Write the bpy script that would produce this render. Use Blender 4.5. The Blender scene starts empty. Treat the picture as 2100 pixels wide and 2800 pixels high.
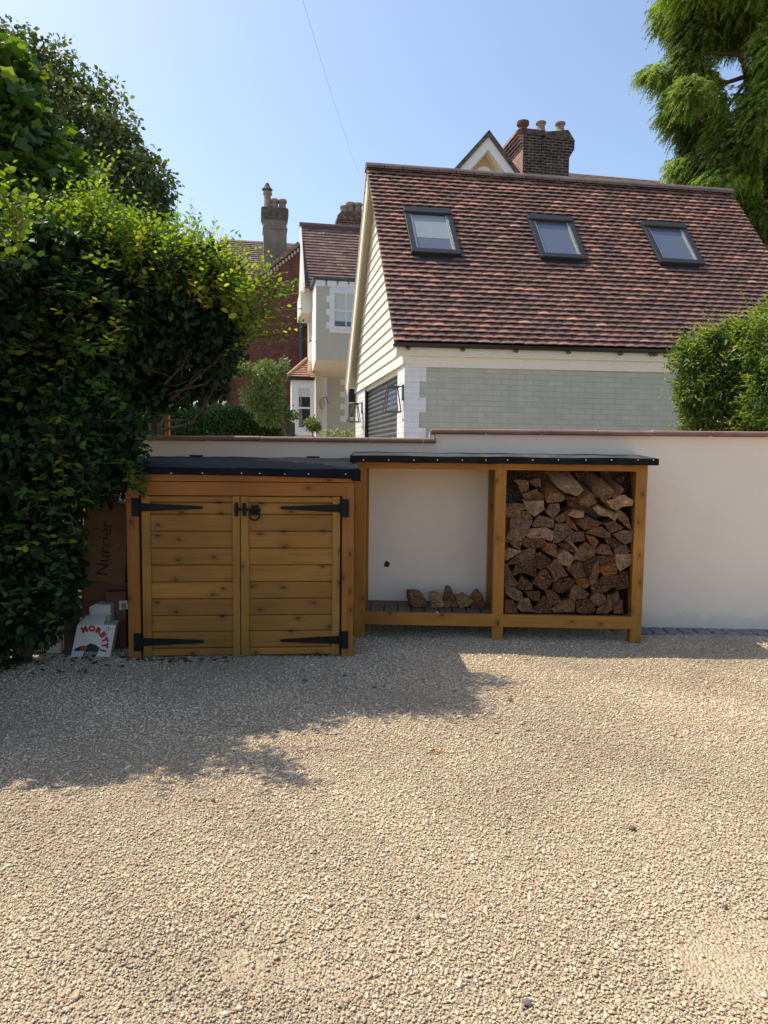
import bpy, math, random
import numpy as np
from mathutils import Vector
random.seed(7); rng=np.random.default_rng(11)
R=math.radians
scene=bpy.context.scene
# ---------------------------------------------------------------- camera
F=1941.; PITCH=R(4.5); ROLL=.011; CAM=np.array([0,0,1.5])
_f=np.array([0,math.cos(PITCH),-math.sin(PITCH)]); _r0=np.array([1.,0,0]); _u0=np.array([0,math.sin(PITCH),math.cos(PITCH)])
_r=math.cos(ROLL)*_r0+math.sin(ROLL)*_u0; _u=-math.sin(ROLL)*_r0+math.cos(ROLL)*_u0
cd=bpy.data.cameras.new('camera'); cam=bpy.data.objects.new('camera',cd); scene.collection.objects.link(cam)
cam.matrix_world=[[_r[0],_u[0],-_f[0],CAM[0]],[_r[1],_u[1],-_f[1],CAM[1]],[_r[2],_u[2],-_f[2],CAM[2]],[0,0,0,1]]
import mathutils
cam.matrix_world=mathutils.Matrix(((_r[0],_u[0],-_f[0],CAM[0]),(_r[1],_u[1],-_f[1],CAM[1]),(_r[2],_u[2],-_f[2],CAM[2]),(0,0,0,1)))
cd.sensor_fit='HORIZONTAL'; cd.sensor_width=36; cd.lens=F/2100*36; cd.clip_start=.05; cd.clip_end=3000
scene.camera=cam
scene.render.resolution_x=768; scene.render.resolution_y=1024
# ---------------------------------------------------------------- world, sun, exposure
SUN=np.array([-.565,.27,1.0]); SUN/=np.linalg.norm(SUN)
EL=math.asin(SUN[2]); AZ=math.atan2(SUN[0],SUN[1])
w=bpy.data.worlds.new('World'); scene.world=w; w.use_nodes=True
wn=w.node_tree; bg=wn.nodes['Background']
sky=wn.nodes.new('ShaderNodeTexSky'); sky.sky_type='NISHITA'; sky.sun_disc=False
sky.sun_elevation=EL; sky.sun_rotation=AZ; sky.air_density=1.0; sky.dust_density=2.0; sky.ozone_density=1.4; sky.altitude=50
wn.links.new(sky.outputs[0],bg.inputs[0]); bg.inputs[1].default_value=.15
sl=bpy.data.lights.new('sun','SUN'); sl.energy=4.1; sl.angle=R(.5); sl.color=(1,.90,.745)
so=bpy.data.objects.new('sun',sl); scene.collection.objects.link(so)
so.rotation_euler=Vector(SUN).to_track_quat('Z','Y').to_euler()
scene.view_settings.view_transform='Standard'; scene.view_settings.look='None'; scene.view_settings.exposure=.58; scene.view_settings.gamma=1
# ---------------------------------------------------------------- geometry of the view (to place things at real depths)
def ray(x,y): return _f*F+(x-1050)*_r-(y-1400)*_u
def U(x,y,Y): d=ray(x,y); return CAM+d*(Y/d[1])
def G(x,y,z=0.): d=ray(x,y); return CAM+d*((z-1.5)/d[2])
class Fr:
    def __init__(s,P,deg): s.P=np.array([P[0],P[1],P[2] if len(P)>2 else 0.]); a=R(deg); s.a=a; s.e1=np.array([math.cos(a),math.sin(a),0]); s.e2=np.array([-math.sin(a),math.cos(a),0])
    def hit(s,px,py,n,v):
        o=CAM-s.P; d=ray(px,py)
        L=lambda q: np.array([q@s.e1,q@s.e2,q[2]])
        o=L(o); d=L(d); n=np.array(n,float); t=(v-o@n)/(d@n); return o+d*t
    def hy(s,px,py,y=0.): return s.hit(px,py,(0,1,0),y)
    def hx(s,px,py,x=0.): return s.hit(px,py,(1,0,0),x)
    def w(s,p): return s.P+p[0]*s.e1+p[1]*s.e2+np.array([0,0,p[2]])
# ---------------------------------------------------------------- object helpers
def link(o,parent=None):
    scene.collection.objects.link(o)
    if parent: o.parent=parent
    return o
def tag(o,label=None,cat=None,group=None,kind=None):
    if label and not 4<=len(label.split())<=16: print('LABEL',label)
    if label: o['label']=label
    if cat: o['category']=cat
    if group: o['group']=group
    if kind: o['kind']=kind
    return o
def thing(name,label,cat,loc=(0,0,0),deg=0,group=None):
    o=bpy.data.objects.new(name,None); o.location=loc; o.rotation_euler=(0,0,R(deg)); o.empty_display_size=.1
    link(o); return tag(o,label,cat,group)
class MB:
    def __init__(s): s.v=[]; s.f=[]; s.c=[]; s.m=[]
    def add(s,vs,fs,col=None,mi=0):
        b=len(s.v); s.v+= [tuple(map(float,q)) for q in vs]
        for f in fs: s.f.append(tuple(b+i for i in f)); s.c.append(col); s.m.append(mi)
    def box(s,x0,x1,y0,y1,z0,z1,col=None,mi=0):
        s.add([(x0,y0,z0),(x1,y0,z0),(x1,y1,z0),(x0,y1,z0),(x0,y0,z1),(x1,y0,z1),(x1,y1,z1),(x0,y1,z1)],
              [(0,3,2,1),(4,5,6,7),(0,1,5,4),(1,2,6,5),(2,3,7,6),(3,0,4,7)],col,mi)
    def prism(s,pts,d,col=None,mi=0):
        """extrude a closed list of points by vector d"""
        n=len(pts); pts=[np.array(p,float) for p in pts]; d=np.array(d,float)
        nn=sum((np.cross(pts[i],pts[(i+1)%n]) for i in range(n)),np.zeros(3))
        if nn@d>0: pts=pts[::-1]
        s.add(pts+[p+d for p in pts],[tuple(range(n)),tuple(range(2*n-1,n-1,-1))]+[(i,i+n,(i+1)%n+n,(i+1)%n) for i in range(n)],col,mi)
    def tube(s,pts,rad,n=6,col=None,mi=0,cap=True):
        pts=[np.array(p,float) for p in pts]
        if not hasattr(rad,'__len__'): rad=[rad]*len(pts)
        vs=[];fs=[];k=len(pts); up=None
        for i,p in enumerate(pts):
            t=pts[min(i+1,k-1)]-pts[max(i-1,0)]; t=t/(np.linalg.norm(t)+1e-9)
            if up is None: up=np.array([0,0,1.]) if abs(t[2])<.9 else np.array([1.,0,0])
            a=np.cross(t,up); a/=np.linalg.norm(a)+1e-9; b=np.cross(a,t); up=b
            for j in range(n):
                q=2*math.pi*j/n; vs.append(p+rad[i]*(a*math.cos(q)+b*math.sin(q)))
        for i in range(k-1):
            for j in range(n): fs.append((i*n+j,i*n+(j+1)%n,(i+1)*n+(j+1)%n,(i+1)*n+j))
        if cap: fs.append(tuple(range(n))[::-1]); fs.append(tuple((k-1)*n+j for j in range(n)))
        s.add(vs,fs,col,mi)
    def lathe(s,cx,cy,prof,n=14,col=None,mi=0):
        vs=[(cx+r*math.cos(2*math.pi*j/n),cy+r*math.sin(2*math.pi*j/n),z) for r,z in prof for j in range(n)]
        k=len(prof); fs=[(i*n+j,i*n+(j+1)%n,(i+1)*n+(j+1)%n,(i+1)*n+j) for i in range(k-1) for j in range(n)]
        fs.append(tuple(range(n))[::-1]); fs.append(tuple((k-1)*n+j for j in range(n)))
        s.add(vs,fs,col,mi)
    def build(s,name,mats,parent=None,smooth=False,bevel=0,own=False):
        me=bpy.data.meshes.new(name); vs=np.array(s.v)
        off=np.zeros(3)
        if own: off=np.array([vs[:,0].mean(),vs[:,1].mean(),vs[:,2].min()]); vs=vs-off
        me.from_pydata([tuple(q) for q in vs],[],s.f)
        if not isinstance(mats,(list,tuple)): mats=[mats]
        for m in mats: me.materials.append(m)
        if any(s.m): me.polygons.foreach_set('material_index',s.m)
        if any(c is not None for c in s.c) or 'wood' in mats[0].name:
            at=me.color_attributes.new('Col','FLOAT_COLOR','CORNER'); out=[]
            for f,c in zip(s.f,s.c): out+= [*(c or (1,1,1)),1.]*len(f)
            at.data.foreach_set('color',out)
        if smooth: me.polygons.foreach_set('use_smooth',[True]*len(me.polygons))
        me.update(); o=bpy.data.objects.new(name,me); o.location=off; link(o,parent)
        if bevel:
            b=o.modifiers.new('bevel','BEVEL'); b.width=bevel; b.segments=2; b.limit_method='ANGLE'
        return o
def bigmesh(name,V,Fc,mat,col=None,smooth=False,parent=None,own=False):
    """V (n,3); Fc (m,k) constant polygon size; col (n,3) per vertex"""
    V=np.asarray(V,np.float32); off=np.zeros(3)
    if own: off=np.array([V[:,0].mean(),V[:,1].mean(),V[:,2].min()]); V=(V-off).astype(np.float32)
    me=bpy.data.meshes.new(name); me.vertices.add(len(V)); me.vertices.foreach_set('co',V.ravel())
    m,k=Fc.shape; me.loops.add(m*k); me.loops.foreach_set('vertex_index',Fc.astype(np.int32).ravel())
    me.polygons.add(m); me.polygons.foreach_set('loop_start',np.arange(0,m*k,k,dtype=np.int32))
    try: me.polygons.foreach_set('loop_total',np.full(m,k,dtype=np.int32))
    except Exception: pass
    if smooth: me.polygons.foreach_set('use_smooth',np.ones(m,bool))
    me.materials.append(mat)
    if col is not None:
        at=me.color_attributes.new('Col','FLOAT_COLOR','POINT'); c=np.ones((len(V),4),np.float32); c[:,:3]=col; at.data.foreach_set('color',c.ravel())
    me.update(calc_edges=True); me.validate()
    o=bpy.data.objects.new(name,me); o.location=off; return link(o,parent)
# ---------------------------------------------------------------- materials
def newmat(name):
    m=bpy.data.materials.new(name); m.use_nodes=True; nt=m.node_tree; b=nt.nodes['Principled BSDF']; return m,nt,b
def N(nt,t,**k):
    n=nt.nodes.new(t)
    for a,v in k.items():
        if a.startswith('i_'): n.inputs[a[2:].replace('_',' ')].default_value=v
        else: setattr(n,a,v)
    return n
def ramp(nt,stops):
    r=nt.nodes.new('ShaderNodeValToRGB'); e=r.color_ramp.elements
    while len(e)<len(stops): e.new(.5)
    for x,(p,c) in zip(e,stops): x.position=p; x.color=(*c,1) if len(c)==3 else c
    return r
def coords(nt,scale=(1,1,1),rnd=True,src='Object'):
    tc=N(nt,'ShaderNodeTexCoord'); mp=N(nt,'ShaderNodeMapping'); mp.inputs['Scale'].default_value=scale
    if rnd:
        oi=N(nt,'ShaderNodeObjectInfo'); vm=N(nt,'ShaderNodeVectorMath',operation='SCALE'); vm.inputs[0].default_value=(37,19,53)
        nt.links.new(oi.outputs['Random'],vm.inputs['Scale']); ad=N(nt,'ShaderNodeVectorMath',operation='ADD')
        nt.links.new(tc.outputs[src],ad.inputs[0]); nt.links.new(vm.outputs[0],ad.inputs[1]); nt.links.new(ad.outputs[0],mp.inputs['Vector'])
    else: nt.links.new(tc.outputs[src],mp.inputs['Vector'])
    return mp.outputs[0]
def mix(nt,fac,a,b,blend='MIX'):
    m=N(nt,'ShaderNodeMix',data_type='RGBA',blend_type=blend)
    for k,v in ((0,fac),(6,a),(7,b)):
        if hasattr(v,'is_linked') or hasattr(v,'links'): nt.links.new(v,m.inputs[k])
        else: m.inputs[k].default_value=v if k==0 else (*v,1)
    return m.outputs[2]
def bump(nt,b,h,strength=.3,dist=.01):
    n=N(nt,'ShaderNodeBump'); n.inputs['Strength'].default_value=strength; n.inputs['Distance'].default_value=dist
    nt.links.new(h,n.inputs['Height']); nt.links.new(n.outputs[0],b.inputs['Normal']); return n
def noisemat(name,c0,c1,scale=8,rough=.8,bs=.2,bd=.005,bscale=None,det=6,stretch=(1,1,1),spec=.3,use_col=False,metal=0):
    m,nt,b=newmat(name); v=coords(nt,stretch)
    n=N(nt,'ShaderNodeTexNoise'); n.inputs['Scale'].default_value=scale; n.inputs['Detail'].default_value=det; nt.links.new(v,n.inputs['Vector'])
    r=ramp(nt,[(.3,c0),(.7,c1)]); nt.links.new(n.outputs[0],r.inputs[0]); out=r.outputs[0]
    if use_col:
        a=N(nt,'ShaderNodeAttribute',attribute_name='Col'); out=mix(nt,1.,out,a.outputs['Color'],'MULTIPLY')
    nt.links.new(out,b.inputs['Base Color']); b.inputs['Roughness'].default_value=rough; b.inputs['Specular IOR Level'].default_value=spec; b.inputs['Metallic'].default_value=metal
    if bs:
        n2=N(nt,'ShaderNodeTexNoise'); n2.inputs['Scale'].default_value=bscale or scale*6; n2.inputs['Detail'].default_value=5; nt.links.new(v,n2.inputs['Vector']); bump(nt,b,n2.outputs[0],bs,bd)
    return m
def woodmat(name,base,dark,knot,axis='X',rough=.55,knots=1.,gs=1.):
    """grain along local axis; 'Col' attribute tints single boards"""
    m,nt,b=newmat(name)
    sc={'X':(1.1,26,26),'Z':(26,26,1.1),'Y':(26,1.1,26)}[axis]; sk={'X':(2.0,7.0,7.0),'Z':(7.0,7.0,2.0),'Y':(7.,2.,7.)}[axis]
    v=coords(nt,tuple(q*gs for q in sc)); vk=coords(nt,sk); vb=coords(nt,(1,1,1))
    n=N(nt,'ShaderNodeTexNoise'); n.inputs['Scale'].default_value=2.2; n.inputs['Detail'].default_value=7; n.inputs['Distortion'].default_value=.9; nt.links.new(v,n.inputs['Vector'])
    r=ramp(nt,[(.26,tuple(.35*x+.65*y for x,y in zip(base,dark))),(.45,base),(.62,tuple(q*1.15 for q in base)),(.8,tuple(.7*x+.3*y for x,y in zip(base,dark)))]); nt.links.new(n.outputs[0],r.inputs[0])
    # knots: sparse cells in the board plane
    sp=N(nt,'ShaderNodeSeparateXYZ'); nt.links.new(vb,sp.inputs[0]); cb=N(nt,'ShaderNodeCombineXYZ')
    al,ac=(0,2) if axis=='X' else ((2,0) if axis=='Z' else (1,0))
    for q_,o_,f_ in ((al,0,4.6),(ac,1,7.6)):
        mm=N(nt,'ShaderNodeMath',operation='MULTIPLY'); nt.links.new(sp.outputs[q_],mm.inputs[0]); mm.inputs[1].default_value=f_; nt.links.new(mm.outputs[0],cb.inputs[o_])
    wn_=N(nt,'ShaderNodeTexNoise'); wn_.inputs['Scale'].default_value=2.5; nt.links.new(cb.outputs[0],wn_.inputs['Vector'])
    ds=mix(nt,.10,cb.outputs[0],wn_.outputs['Color'])
    vo=N(nt,'ShaderNodeTexVoronoi',feature='F1',voronoi_dimensions='2D'); vo.inputs['Scale'].default_value=1.0; vo.inputs['Randomness'].default_value=1; nt.links.new(ds,vo.inputs['Vector'])
    rk=ramp(nt,[(.03,(.85,.85,.85)),(.06,(.6,.6,.6)),(.09,(.28,.28,.28)),(.26,(0,0,0))]); nt.links.new(vo.outputs['Distance'],rk.inputs[0])
    wc=N(nt,'ShaderNodeSeparateColor'); nt.links.new(vo.outputs['Color'],wc.inputs[0])
    th=N(nt,'ShaderNodeMath',operation='GREATER_THAN'); nt.links.new(wc.outputs[0],th.inputs[0]); th.inputs[1].default_value=1-.65*knots if knots else 2
    kf=N(nt,'ShaderNodeMath',operation='MULTIPLY'); nt.links.new(rk.outputs[0],kf.inputs[0]); nt.links.new(th.outputs[0],kf.inputs[1])
    c=mix(nt,kf.outputs[0],r.outputs[0],knot)
    bn=N(nt,'ShaderNodeTexNoise'); bn.inputs['Scale'].default_value=2.3; bn.inputs['Detail'].default_value=3; nt.links.new(vb,bn.inputs['Vector'])
    br=ramp(nt,[(.3,(.78,.74,.7)),(.7,(1.1,1.1,1.1))]); nt.links.new(bn.outputs[0],br.inputs[0]); c=mix(nt,1.,c,br.outputs[0],'MULTIPLY')
    a=N(nt,'ShaderNodeAttribute',attribute_name='Col')
    # boards without the attribute read 0: guard with alpha
    tint=mix(nt,a.outputs['Alpha'],(1,1,1),a.outputs['Color']); c=mix(nt,1.,c,tint,'MULTIPLY')
    nt.links.new(c,b.inputs['Base Color']); b.inputs['Roughness'].default_value=rough; b.inputs['Specular IOR Level'].default_value=.35
    bump(nt,b,n.outputs[0],.25,.002); return m
def plain(name,c,rough=.6,metal=0,spec=.5):
    return noisemat(name,tuple(q*.96 for q in c),tuple(q*1.04 for q in c),scale=14,rough=rough,bs=.08,bd=.002,spec=spec,metal=metal)
def glassmat(name,tint=(.03,.04,.05),rough=.03):
    m,nt,b=newmat(name); b.inputs['Base Color'].default_value=(*tint,1); b.inputs['Roughness'].default_value=rough; b.inputs['Specular IOR Level'].default_value=.9; b.inputs['IOR'].default_value=1.6
    v=coords(nt); n=N(nt,'ShaderNodeTexNoise'); n.inputs['Scale'].default_value=2; nt.links.new(v,n.inputs['Vector']); bump(nt,b,n.outputs[0],.05,.01); return m
def leafmat(name,rough=.42,trans=.45,gain=1.):
    m,nt,b=newmat(name); nt.nodes.remove(b); out=nt.nodes['Material Output']
    a=N(nt,'ShaderNodeAttribute',attribute_name='Col')
    bs=N(nt,'ShaderNodeBsdfPrincipled'); bs.inputs['Roughness'].default_value=rough; bs.inputs['Specular IOR Level'].default_value=.35
    nt.links.new(a.outputs['Color'],bs.inputs['Base Color'])
    tr=N(nt,'ShaderNodeBsdfTranslucent'); tc=mix(nt,1.,a.outputs['Color'],(1.65*gain,1.62*gain,.42*gain),'MULTIPLY'); nt.links.new(tc,tr.inputs['Color'])
    ms=N(nt,'ShaderNodeMixShader'); ms.inputs[0].default_value=trans; nt.links.new(bs.outputs[0],ms.inputs[1]); nt.links.new(tr.outputs[0],ms.inputs[2]); nt.links.new(ms.outputs[0],out.inputs[0]); return m
def colmat(name,rough=.85,spec=.25,bs=0,nscale=60,amp=.25):
    m,nt,b=newmat(name); a=N(nt,'ShaderNodeAttribute',attribute_name='Col'); v=coords(nt,rnd=False)
    n=N(nt,'ShaderNodeTexNoise'); n.inputs['Scale'].default_value=nscale; n.inputs['Detail'].default_value=4; nt.links.new(v,n.inputs['Vector'])
    r=ramp(nt,[(.3,(1-amp,)*3),(.7,(1+amp,)*3)]); nt.links.new(n.outputs[0],r.inputs[0]); c=mix(nt,1.,a.outputs['Color'],r.outputs[0],'MULTIPLY')
    nt.links.new(c,b.inputs['Base Color']); b.inputs['Roughness'].default_value=rough; b.inputs['Specular IOR Level'].default_value=spec
    if bs: bump(nt,b,n.outputs[0],bs,.004)
    return m
def brickmat(name,c1,c2,mortar,bw=.225,bh=.075,ms=.010,bs=.6,axis='x',rough=.8,noise=.25):
    m,nt,b=newmat(name); tc=N(nt,'ShaderNodeTexCoord'); sx=N(nt,'ShaderNodeSeparateXYZ'); nt.links.new(tc.outputs['Object'],sx.inputs[0])
    cx=N(nt,'ShaderNodeCombineXYZ'); nt.links.new(sx.outputs[0 if axis=='x' else 1],cx.inputs[0]); nt.links.new(sx.outputs[2],cx.inputs[1])
    nz0=N(nt,'ShaderNodeTexNoise'); nz0.inputs['Scale'].default_value=7; nt.links.new(cx.outputs[0],nz0.inputs['Vector'])
    vm=mix(nt,.012,cx.outputs[0],nz0.outputs['Color'])
    br=N(nt,'ShaderNodeTexBrick'); nt.links.new(vm,br.inputs['Vector']); br.inputs['Scale'].default_value=1
    br.inputs['Brick Width'].default_value=bw; br.inputs['Row Height'].default_value=bh; br.inputs['Mortar Size'].default_value=ms; br.inputs['Mortar Smooth'].default_value=.4; br.inputs['Bias'].default_value=0
    br.inputs['Color1'].default_value=(*c1,1); br.inputs['Color2'].default_value=(*c2,1); br.inputs['Mortar'].default_value=(*mortar,1)
    n=N(nt,'ShaderNodeTexNoise'); n.inputs['Scale'].default_value=5; n.inputs['Detail'].default_value=8; nt.links.new(tc.outputs['Object'],n.inputs['Vector'])
    r=ramp(nt,[(.3,(1-noise,)*3),(.7,(1+noise*.6,)*3)]); nt.links.new(n.outputs[0],r.inputs[0]); c=mix(nt,1.,br.outputs['Color'],r.outputs[0],'MULTIPLY')
    nt.links.new(c,b.inputs['Base Color']); b.inputs['Roughness'].default_value=rough; b.inputs['Specular IOR Level'].default_value=.3
    n2=N(nt,'ShaderNodeTexNoise'); n2.inputs['Scale'].default_value=40; n2.inputs['Detail'].default_value=5; nt.links.new(tc.outputs['Object'],n2.inputs['Vector'])
    ma=N(nt,'ShaderNodeMath',operation='MULTIPLY_ADD'); nt.links.new(br.outputs['Fac'],ma.inputs[0]); ma.inputs[1].default_value=-1.; 
    m2=N(nt,'ShaderNodeMath',operation='MULTIPLY'); nt.links.new(n2.outputs[0],m2.inputs[0]); m2.inputs[1].default_value=.5; nt.links.new(m2.outputs[0],ma.inputs[2])
    bump(nt,b,ma.outputs[0],bs,.008); return m

M_woodX_door=woodmat('door_board_wood',(.32,.148,.024),(.21,.086,.014),(.025,.011,.004),'X',knots=.9)
M_woodZ_door=woodmat('door_stile_wood',(.29,.142,.022),(.19,.083,.014),(.025,.011,.004),'Z',knots=.6)
M_woodX=woodmat('orange_rail_wood',(.29,.108,.016),(.17,.056,.009),(.03,.011,.005),'X',knots=.7)
M_woodZ=woodmat('orange_post_wood',(.29,.11,.017),(.18,.060,.010),(.03,.011,.005),'Z',knots=.7)
M_hwoodX=woodmat('honey_rail_wood',(.34,.15,.020),(.22,.09,.013),(.06,.022,.007),'X',knots=.6)
M_hwoodZ=woodmat('honey_post_wood',(.35,.153,.020),(.23,.092,.013),(.06,.022,.007),'Z',knots=.6)
M_deck=woodmat('grey_brown_deck_wood',(.15,.10,.075),(.09,.06,.045),(.06,.03,.02),'Y',knots=.2)
M_blackmetal=plain('black_iron',(.008,.008,.008),.6,0,.2)
M_nail=plain('galvanised_nail',(.6,.6,.62),.4,.6)
def feltmat(name,c,rough):
    m,nt,b=newmat(name); v=coords(nt)
    n=N(nt,'ShaderNodeTexNoise'); n.inputs['Scale'].default_value=900; nt.links.new(v,n.inputs['Vector'])
    n2=N(nt,'ShaderNodeTexNoise'); n2.inputs['Scale'].default_value=5; n2.inputs['Detail'].default_value=5; n2.inputs['Distortion'].default_value=.6; nt.links.new(v,n2.inputs['Vector'])
    r=ramp(nt,[(.35,tuple(q*.7 for q in c)),(.65,tuple(q*1.35 for q in c))]); nt.links.new(n2.outputs[0],r.inputs[0]); nt.links.new(r.outputs[0],b.inputs['Base Color'])
    b.inputs['Roughness'].default_value=rough; b.inputs['Specular IOR Level'].default_value=.06
    ad=N(nt,'ShaderNodeMath',operation='MULTIPLY_ADD'); nt.links.new(n.outputs[0],ad.inputs[0]); ad.inputs[1].default_value=.12; nt.links.new(n2.outputs[0],ad.inputs[2])
    bump(nt,b,ad.outputs[0],.5,.02); return m
M_rubber=feltmat('black_rubber_roofing',(.010,.011,.014),.62)
M_felt=feltmat('grey_mineral_felt',(.055,.058,.06),.8)
M_feltfront=feltmat('black_felt_edge',(.014,.014,.015),.6)
M_render=None
def rendermat():
    m,nt,b=newmat('painted_render'); v=coords(nt,rnd=False)
    n=N(nt,'ShaderNodeTexNoise'); n.inputs['Scale'].default_value=1.3; n.inputs['Detail'].default_value=7; nt.links.new(v,n.inputs['Vector'])
    r=ramp(nt,[(.3,(.80,.685,.545)),(.7,(.86,.745,.605))]); nt.links.new(n.outputs[0],r.inputs[0])
    # dirt near the foot of the wall
    sx=N(nt,'ShaderNodeSeparateXYZ'); nt.links.new(v,sx.inputs[0]); n3=N(nt,'ShaderNodeTexNoise'); n3.inputs['Scale'].default_value=9; n3.inputs['Detail'].default_value=6; nt.links.new(v,n3.inputs['Vector'])
    ma=N(nt,'ShaderNodeMath',operation='MULTIPLY_ADD'); nt.links.new(n3.outputs[0],ma.inputs[0]); ma.inputs[1].default_value=-.20; nt.links.new(sx.outputs[2],ma.inputs[2])
    rr=ramp(nt,[(.0,(1,1,1)),(.06,(0,0,0))]); nt.links.new(ma.outputs[0],rr.inputs[0])
    f=N(nt,'ShaderNodeMath',operation='MULTIPLY'); nt.links.new(rr.outputs[0],f.inputs[0]); f.inputs[1].default_value=.22
    c=mix(nt,f.outputs[0],r.outputs[0],(.34,.31,.27)); nt.links.new(c,b.inputs['Base Color']); b.inputs['Roughness'].default_value=.85; b.inputs['Specular IOR Level'].default_value=.2
    nb=N(nt,'ShaderNodeTexNoise'); nb.inputs['Scale'].default_value=2.1; nb.inputs['Detail'].default_value=8; nb.inputs['Roughness'].default_value=.7; nt.links.new(v,nb.inputs['Vector']); rb=ramp(nt,[(.30,(.96,.955,.95)),(.45,(1,1,1))]); nt.links.new(nb.outputs[0],rb.inputs[0]); c=mix(nt,1.,c,rb.outputs[0],'MULTIPLY'); nt.links.new(c,b.inputs['Base Color'])
    n2=N(nt,'ShaderNodeTexNoise'); n2.inputs['Scale'].default_value=3.5; n2.inputs['Detail'].default_value=9; n2.inputs['Roughness'].default_value=.55; nt.links.new(v,n2.inputs['Vector']); bump(nt,b,n2.outputs[0],.35,.03); return m
M_render=rendermat()
M_coping=noisemat('terracotta_coping',(.20,.11,.09),(.28,.165,.14),scale=6,rough=.7,bs=.3)
M_mortar=noisemat('mortar',(.42,.39,.34),(.55,.50,.43),scale=30,rough=.9)
M_white=plain('white_paint',(.80,.80,.78),.5)
M_offwhite=plain('off_white_paint',(.74,.71,.62),.55)
M_cream=plain('cream_paint',(.72,.66,.52),.55)
M_siding=noisemat('cream_cladding',(.70,.66,.55),(.78,.74,.64),scale=3,rough=.5,bs=.25,bscale=9,stretch=(12,1,12))
M_greenbrick=brickmat('sage_painted_brick',(.43,.44,.37),(.47,.475,.41),(.40,.405,.35),ms=.007,bs=.55,noise=.08,rough=.6)
M_whitebrick=brickmat('white_painted_brick',(.72,.74,.76),(.76,.78,.80),(.67,.69,.71),ms=.007,bs=.55,noise=.05,rough=.6)
M_whitebrick_y=brickmat('white_painted_brick_side',(.74,.73,.70),(.78,.77,.74),(.62,.60,.56),ms=.007,bs=.75,noise=.05,rough=.6,axis='y')
M_sagepaint=plain('stone_coloured_paint',(.52,.49,.40),.7)
M_redbrick=brickmat('red_brick',(.125,.040,.032),(.17,.056,.044),(.13,.09,.075),ms=.010,bs=.4,noise=.3)
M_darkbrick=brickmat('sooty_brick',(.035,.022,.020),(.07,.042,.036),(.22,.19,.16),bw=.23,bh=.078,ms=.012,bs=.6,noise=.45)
M_litbrick_y=brickmat('sunlit_brick_side',(.24,.11,.08),(.34,.17,.12),(.5,.42,.34),bw=.23,bh=.078,ms=.012,bs=.6,noise=.35,axis='y')  # paler copy of the chimney brick, sunlight on this side put into colour
M_soot=noisemat('sooty_cap',(.05,.04,.035),(.17,.14,.11),scale=9,rough=.9,bs=.5,bd=.02)
M_cement=noisemat('cement_render',(.17,.145,.115),(.25,.22,.18),scale=3,rough=.9,bs=.3)
M_claypot=noisemat('clay_pot',(.20,.15,.115),(.34,.27,.21),scale=7,rough=.8)
M_redpot=noisemat('red_clay_pot',(.12,.05,.04),(.20,.085,.06),scale=7,rough=.8)
M_tile=colmat('clay_roof_tile',rough=.72,spec=.35,bs=.4,nscale=25,amp=.22)
M_ridge=noisemat('ridge_tile_clay',(.10,.075,.068),(.17,.125,.11),scale=5,rough=.6,bs=.2)
M_gutter=plain('black_gutter_plastic',(.012,.012,.013),.3)
M_skyframe=plain('anthracite_aluminium',(.05,.053,.053),.35,.5)
M_skyflash=plain('dark_flashing',(.035,.035,.038),.45,.3)
M_pane=glassmat('blue_grey_glass',(.10,.115,.16),.06)
M_darkglass=glassmat('dark_window_glass',(.015,.02,.02),.02)
M_blind=plain('white_blind',(.6,.62,.58),.7)
M_shutter=noisemat('grey_roller_door',(.075,.08,.085),(.11,.115,.12),scale=3,rough=.32,bs=.05)
M_lampmetal=plain('pewter_metal',(.10,.095,.085),.4,.7)
M_lampglass=glassmat('lantern_glass',(.35,.36,.34),.05)
M_slate=plain('slate_grey_lead',(.06,.065,.075),.5)
M_card=noisemat('brown_cardboard',(.21,.11,.055),(.26,.14,.07),scale=4,rough=.85,bs=.1)
M_card2=noisemat('dark_brown_cardboard',(.15,.075,.045),(.19,.095,.06),scale=4,rough=.85,bs=.1)
M_paper=plain('white_carton',(.62,.58,.52),.6)
M_ink=plain('black_ink',(.015,.012,.012),.6)
M_red=plain('red_ink',(.38,.012,.02),.5)
M_darkgreen=plain('dark_green_ink',(.012,.02,.018),.5)
M_amber=plain('amber_ink',(.30,.07,.015),.5)
M_label=plain('pale_sticker',(.50,.50,.62),.5)
M_bark=noisemat('branch_bark',(.045,.033,.025),(.11,.085,.065),scale=12,rough=.9,bs=.5,stretch=(1,1,.3))
M_twig=noisemat('twig_bark',(.09,.06,.03),(.16,.11,.05),scale=20,rough=.8,bs=0)
M_leaf=leafmat('broad_leaf',.52,.42)
M_leaf_far=leafmat('far_leaf',.5,.35,.9)
M_needle=leafmat('feathery_needle',.6,.4,.95)
M_sett=noisemat('granite_sett',(.13,.13,.13),(.27,.265,.26),scale=16,rough=.9,bs=.6,bd=.01,bscale=60)
M_pebble=colmat('pebble_stone',rough=.75,spec=.3,nscale=120,amp=.15)
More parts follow.
